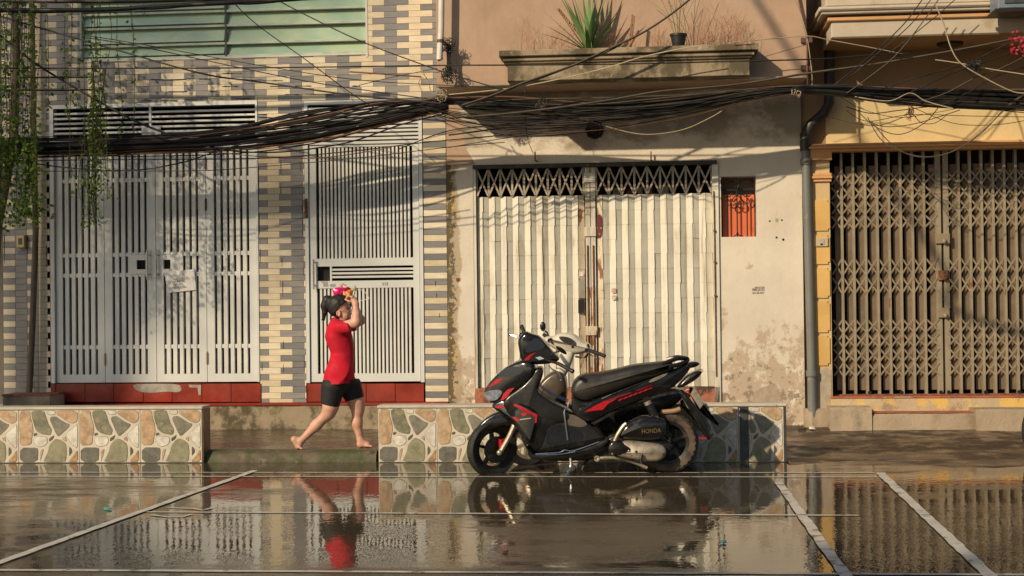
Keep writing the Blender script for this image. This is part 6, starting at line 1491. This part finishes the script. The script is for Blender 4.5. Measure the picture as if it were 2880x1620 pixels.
# head and neck
b.ell((-.008, 0, 1.297), (.087, .075, .091)); b.ell((.026, 0, 1.232), (.060, .056, .080), .03); b.ell((.050, 0, 1.178), (.032, .036, .028), .03)
b.ell((.052, -.030, 1.205), (.030, .026, .032), .02); b.ell((.052, .030, 1.205), (.030, .026, .032), .02)
b.cap((.080, 0, 1.238), (.093, 0, 1.214), .006, .010, .012); b.ell((.083, 0, 1.190), (.010, .017, .006), .01); b.ell((.079, 0, 1.180), (.010, .015, .007), .01)
b.cap((-.012, 0, 1.215), (-.020, 0, 1.12), .041, .047, .02)
for sd in (-1, 1):      # ears: rim and lobe
    for i in range(7):
        a0, a1 = [(-.6 + 5.0 * t / 7) for t in (i, i + 1)]; f = lambda a: (-.006 - .015 * math.cos(a) , sd * .073, 1.222 + .024 * math.sin(a)); b.cap(f(a0), f(a1), .0055, .0055, .004)
    b.ell((-.002, sd * .068, 1.222), (.012, .006, .020), .008)
# trunk
b.ell((-.010, 0, 1.03), (.088, .118, .12), .03); b.ell((.008, 0, .86), (.078, .105, .13), .04); b.ell((-.005, 0, .68), (.112, .13, .12), .04)
b.cap(gp(505, 388, -.09), gp(505, 388, .09), .042, .042, .03)
# near arm: raised, elbow forward, fist at the forehead
sh_, el, wr = gp(535, 395, -.125), gp(683, 356, -.185), gp(675, 205, -.135)
b.cap(sh_, el, .047, .041, .03); b.cap(el, gp(683, 290, -.165), .040, .037, .03); b.cap(gp(683, 290, -.165), wr, .036, .026, .02)
pm = gp(660, 172, -.115); b.cap(wr, pm, .028, .030, .02)
for i in range(4):
    y0 = -.142 + i * .017; k0 = gp(648 - i * 2, 150 + (i == 3) * 4, y0); k1 = gp(618 - i * 2, 138 + i * 2, y0 + .002); k2 = gp(600 + (i == 3) * 6, 158, y0 + .006)
    b.cap(pm, k0, .016, .0115, .012); b.cap(k0, k1, .0105, .0095, .004); b.cap(k1, k2, .0095, .008, .004)
b.cap(gp(655, 188, -.135), gp(625, 184, -.15), .014, .011, .01); b.cap(gp(625, 184, -.15), gp(594, 168, -.145), .0105, .0085, .004)
# far arm
sh2, el2, wr2 = gp(525, 395, .125), gp(665, 340, .20), gp(628, 205, .12)
b.cap(sh2, el2, .050, .043, .03); b.cap(el2, wr2, .042, .029, .03); pm2 = gp(612, 172, .095); b.cap(wr2, pm2, .027, .028, .02)
for i in range(4):
    y0 = .12 - i * .017; k0 = gp(600, 150, y0); k1 = gp(575, 140 + i * 2, y0 - .004); k2 = gp(560, 155, y0 - .01)
    b.cap(pm2, k0, .016, .011, .012); b.cap(k0, k1, .010, .009, .004); b.cap(k1, k2, .009, .0075, .004)
b.cap(pm2, gp(580, 185, .10), .013, .009, .01)
# legs: rear (near) pushing off, front (far) planted
b.cap(gp(475, 880, YN), gp(448, 1040, YN - .005), .092, .068, .04); b.cap(gp(448, 1040, YN - .005), gp(432, 1090, YN - .005), .066, .056, .03)
b.cap(gp(432, 1090, YN), gp(330, 1185, YN), .050, .047, .03); b.cap(gp(330, 1185, YN), gp(200, 1312, YN), .046, .028, .03)
b.cap(gp(200, 1310, YN), gp(146, 1296, YN), .030, .026, .02); b.cap(gp(146, 1298, YN), gp(172, 1356, YN), .026, .022, .02); b.cap(gp(195, 1318, YN), gp(190, 1356, YN), .028, .021, .02)
for i in range(5): b.cap(gp(182, 1358, YN - .022 + i * .011), gp(212 - i * 3, 1372, YN - .028 + i * .014), .0115, .0085, .004)
b.cap(gp(585, 880, YFr), gp(640, 1020, YFr), .092, .068, .04); b.cap(gp(640, 1020, YFr), gp(650, 1075, YFr), .064, .056, .03); b.ell(gp(668, 1048, YFr), (.035, .04, .04), .03)
b.cap(gp(650, 1075, YFr), gp(640, 1180, YFr), .049, .050, .03); b.cap(gp(640, 1180, YFr), gp(668, 1320, YFr), .048, .028, .03)
b.cap(gp(668, 1320, YFr), gp(668, 1356, YFr), .032, .028, .02); b.cap(gp(664, 1357, YFr), gp(722, 1362, YFr), .026, .024, .02); b.cap(gp(690, 1335, YFr), gp(730, 1360, YFr), .025, .02, .02)
for i in range(5): b.cap(gp(722, 1366, YFr - .026 + i * .013), gp(764 - i * 5, 1372, YFr - .032 + i * .015), .013, .009, .004)
gput('body', b.mesh('body', MAT_SKIN))
# shirt
c = Field((-.26, -.26, .54), (.22, .26, 1.22), .0055); X, Y, Z = c.grid()
zk = [.54, .59, .735, .868, 1.012, 1.10, 1.16, 1.20]; bk = [-.198, -.190, -.140, -.106, -.150, -.142, -.10, -.07]; fk = [.140, .138, .138, .132, .120, .095, .06, .04]; dk = [.205, .200, .178, .152, .168, .165, .112, .06]
xb, xf, yd = np.interp(Z, zk, bk), np.interp(Z, zk, fk), np.interp(Z, zk, dk)
cxm, ax_ = (xb + xf) / 2, (xf - xb) / 2
q = np.sqrt(((X - cxm) / ax_) ** 2 + (Y / yd) ** 2); c.D = ((q - 1) * np.minimum(ax_, yd)).astype(np.float32)
for a_, e_, s_ in ((sh_, gp(626, 386, -.172), -1), (sh2, gp(610, 380, .175), 1)): c.cap(a_, e_, .064, .070, .05)
# sleeve mouths are cut square, folds run from the armpit down to the hip
for s_ in (-1, 1):
    pl_ = (X - .116) * .95 + (Z - 1.10) * .30 - .006; c.D = np.where((np.abs(Y) > .12) & (Z > .98), np.maximum(c.D, pl_), c.D)
fold = (np.abs(np.sin(15 * (X * .95 - (Z - .8) * .55) + 1.3 * np.sin(7 * Z) + .8 * np.sin(11 * Y))) - .5) * 1.5 * np.clip((1.06 - Z) / .2, 0, 1) * .012 + np.sin(46 * (X * .6 + Z * .45) + 1 + 2 * np.sin(6 * Y)) * .0035
hemw = np.sin(7 * np.arctan2(Y, X)) * np.clip((.72 - Z) / .14, 0, 1) * .004
c.D = np.maximum(c.D + fold + hemw + .012, (.588 + .008 * np.sin(9 * X)) - Z)
nk = np.sqrt((X + .018) ** 2 + Y ** 2) - .050; c.D = np.where(Z > 1.13, np.maximum(c.D, -nk - (Z < 1.125) * .0), c.D); c.D = np.maximum(c.D, Z - 1.168 - .03 * np.clip(-X / .08, -1, 1))
gput('shirt', c.mesh('shirt', MAT_SHIRT))
# shorts
d = Field((-.26, -.22, .36), (.24, .22, .74), .0055)
d.ell((-.010, 0, .64), (.142, .150, .13), .04); d.cap(gp(470, 880, YN), gp(438, 1045, YN - .005), .108, .082, .04); d.cap(gp(588, 880, YFr), gp(645, 1025, YFr), .108, .078, .04)
X, Y, Z = d.grid(); h1 = (.405 - (X + .12) * .25) - Z; h2 = (.432 + (X - .08) * .27) - Z; d.D = np.maximum(d.D, np.where(X < .012, h1, h2)); d.D = np.maximum(d.D, Z - .625)
gput('shorts', d.mesh('shorts', MAT_SHORTS))
# hair: cap, bun, ponytail, loose strands
e = Field((-.24, -.12, 1.12), (.12, .12, 1.42), .005)
e.ell((-.012, 0, 1.302), (.102, .090, .097), .01); e.ell((-.045, 0, 1.255), (.058, .066, .065), .03)
X, Y, Z = e.grid(); hz = np.where(X > -.012, 1.272 + (X + .012) * .75, 1.195 - (X + .012) * .1); e.D = np.maximum(e.D, (hz - Z) * .8)
e.D = e.D + (np.sin(150 * (Y + X * .5)) * .0015 + np.sin(90 * (X - Z)) * .0012).astype(np.float32)
e.cap(gp(470, 178), gp(425, 172), .030, .040, .02); e.cap(gp(425, 172), gp(402, 215), .040, .032, .03); e.cap(gp(402, 215), gp(398, 275), .030, .020, .03); e.cap(gp(398, 275), gp(382, 332), .019, .004, .02)
hr = gput('hair', e.mesh('hair', MAT_HAIR))
m = MB(); r2 = random.Random(4)
for i in range(60):
    a0 = gp(430 + r2.uniform(-25, 15), 165 + r2.uniform(-20, 15), r2.uniform(-.035, .035)); a1 = gp(400 + r2.uniform(-18, 14), 225 + r2.uniform(-10, 10), r2.uniform(-.03, .03)); a2 = gp(398 + r2.uniform(-14, 16), 275 + r2.uniform(-15, 15), r2.uniform(-.02, .02)); a3 = gp(383 + r2.uniform(-8, 22), 330 + r2.uniform(-30, 8), r2.uniform(-.015, .015))
    m.tube(crom([a0, a1, a2, a3], 4), .0022, 3)
for i in range(24):
    u = r2.uniform(490, 520); m.tube(crom([gp(u, 290, -.062), gp(u + 2, 318, -.055), gp(u - 8 + r2.uniform(-6, 6), 338, -.045)], 3), .0014, 3)
stuff(gput('loose_strands', m.mesh('loose_strands', MAT_HAIR), hr))
for sd in (-1, 1):
    m = MB(); m.ell((.072, sd * .032, 1.240), (.012, .011, .009), 10, 8); gput('eye', m.mesh('eye', M('eye_white', (.55, .50, .45), .2), 30))
    m = MB(); m.ell((.082, sd * .033, 1.240), (.004, .006, .006), 8, 6); gput('iris', m.mesh('iris', MAT_INK, 30))
    m = MB(); m.tube(crom([(.083, sd * .014, 1.262), (.080, sd * .034, 1.268), (.066, sd * .050, 1.262)], 4), .0028, 5); gput('eyebrow', m.mesh('eyebrow', MAT_HAIR, 30))
gl_ = None
m = MB()
for sd in (-1, 1):
    rim = [(.098, sd * (.034 + .024 * math.cos(t)), 1.238 + .022 * math.sin(t)) for t in [i * math.pi / 8 for i in range(17)]]; m.tube(rim, .0022, 5)
    m.tube([(.096, sd * .057, 1.242), (.05, sd * .068, 1.242), (.0, sd * .073, 1.238)], .0018, 4)
m.tube([(.099, -.010, 1.240), (.101, 0, 1.243), (.099, .010, 1.240)], .002, 4)
gput('glasses', m.mesh('glasses', MAT_CHROME, 40))
# snack bag held on the head
def g2w(p): return Vector(_gl) + (Matrix.Rotation(math.radians(3), 3, 'Z') @ (Vector(p) * 1.018))
def pillow(poly, y, th, n_in=3):
    q = chaikin([(gp(u, v)[0], gp(u, v)[2]) for u, v in poly], 1, .2)
    if area2(q) < 0: q = q[::-1]
    cx_, cz_ = sum(p[0] for p in q) / len(q), sum(p[1] for p in q) / len(q); rings = []
    for t in (0, .12, .3, .55, .8): rings.append(([(p[0] + (cx_ - p[0]) * t, p[1] + (cz_ - p[1]) * t) for p in q], th * (1 - (1 - t) ** 2.2)))
    m = MB(); n = len(q); r2 = random.Random(8)
    for sd in (-1, 1):
        vs = []
        for r_, hh in rings: vs += [g2w((p[0], y + sd * (hh + .001) * (1 + r2.uniform(-.22, .22)), p[1])) for p in r_]
        f = [(j * n + i, j * n + (i + 1) % n, (j + 1) * n + (i + 1) % n, (j + 1) * n + i) for j in range(len(rings) - 1) for i in range(n)] + [tuple(range((len(rings) - 1) * n, len(rings) * n))]
        m.add(vs, f if sd > 0 else [k[::-1] for k in f])
    return m
MAT_BAGPINK = M('pink_foil', (.72, .01, .16), .28, .2, var=.2, scale=20, rvar=.1, layers=(((.75, .62, .66), 22, .60, .64),), bump=.3, bscale=40)
MAT_BAGOR = M('orange_foil', (.72, .27, .03), .28, .15, var=.2, scale=20, layers=(((.25, .07, .02), 45, .62, .66), ((.60, .05, .30), 16, .60, .64)), bump=.3, bscale=40)
bag = T('snack_bag', 'shiny pink and orange snack bag held on top of the walking person\'s head', 'bag', tuple(g2w(gp(560, 168))))
pillow([(452, 76), (490, 68), (530, 64), (548, 100), (545, 142), (510, 146), (478, 140), (465, 110)], .0, .022).build('crumpled_end', MAT_BAGPINK, bag, 50)
pillow([(530, 58), (550, 50), (592, 62), (612, 76), (585, 92), (560, 110), (548, 95)], -.012, .030).build('top_panel', MAT_BAGPINK, bag, 50)
pillow([(552, 106), (585, 88), (618, 82), (638, 108), (642, 130), (630, 160), (600, 172), (575, 150)], -.02, .045).build('front_panel', MAT_BAGOR, bag, 50)
pillow([(548, 54), (572, 58), (590, 66), (575, 76), (556, 68)], -.045, .006).build('label_patch', M('white_foil_print', (.75, .70, .68), .3), bag, 50)
# headband with a leaf-shaped ear
hb = T('headband', 'pale headband with a leafy ear held in the raised hand', 'headband', tuple(g2w(gp(700, 178))))
m = MB(); m.tube([g2w(p) for p in crom([gp(655, 120, -.10), gp(665, 92, -.10), (gp(700, 90, -.10)), gp(735, 105, -.10), gp(760, 138, -.10), gp(772, 162, -.10), gp(755, 166, -.10), gp(725, 176, -.10), gp(703, 178, -.10)], 6)], .0042, 6); m.build('band', M('pearl_plastic', (.68, .66, .58), .3), hb, 50)
pillow([(640, 128), (650, 96), (662, 100), (658, 128), (646, 148)], -.115, .01).build('ear', M('white_felt', (.70, .66, .58), .8), hb, 50)
pillow([(640, 90), (646, 66), (660, 50), (672, 72), (670, 92), (655, 100)], -.112, .008).build('ear', M('sage_felt', (.40, .40, .24), .85), hb, 50)
# litter on the kerb and the ground
for i, (u, v, cc_, nm) in enumerate(((985, 1292, (.22, .06, .04), 'dark red scrap of litter in the gutter by the planter'), (1020, 1290, (.55, .48, .38), 'pale scrap of litter in the gutter by the planter'), (302, 1430, (.05, .32, .26), 'teal bottle cap on the wet court'), (2035, 1524, (.05, .25, .25), 'teal scrap on the wet court'), (2270, 1198, (.62, .58, .5), 'crumpled white paper at the foot of the drain pipe'), (2232, 1190, (.05, .045, .04), 'black scrap at the foot of the cream wall'), (1878, 1540, (.05, .05, .05), 'black chip lying on the right of the court'), (1420, 1550, (.12, .07, .04), 'brown twig lying on the wet court'))):
    x, y = G(u, v, .01 if v > 1250 else .12); y = max(y, -2.3) if v < 1250 else y; z = .004 if v > 1250 else .10
    m = MB(); r2 = random.Random(i); s_ = .02 if i > 1 else .035
    if v < 1250: y = -.30; z = .128; s_ = .035
    m.ell((x, y, z + s_ * .3), (s_ * r2.uniform(.8, 1.6), s_, s_ * .45), 7, 5); m.v = [(a + r2.uniform(-.25, .25) * s_, b_ + r2.uniform(-.2, .2) * s_, max(z, c_ + r2.uniform(-.2, .2) * s_)) for a, b_, c_ in m.v]
    tag(m.build('litter', M('litter_%d' % i, cc_, .6), None, None), nm, 'litter')

for i, (x, y, hh) in enumerate(((-10.5, -23, 7), (-4.5, -25, 8), (1.5, -23.5, 7.5), (7.5, -25, 8), (13.5, -23, 7))):  # tree row added out of view to cut sky light on the facade
    tree(x, y, hh, (x, y, hh + .6), (3.6, 2.6, 3.0), 2600, 40 + i, 'unseen tree added behind the viewer to block sky light, %s in its row' % ('first', 'second', 'third', 'fourth', 'fifth')[i], .42)
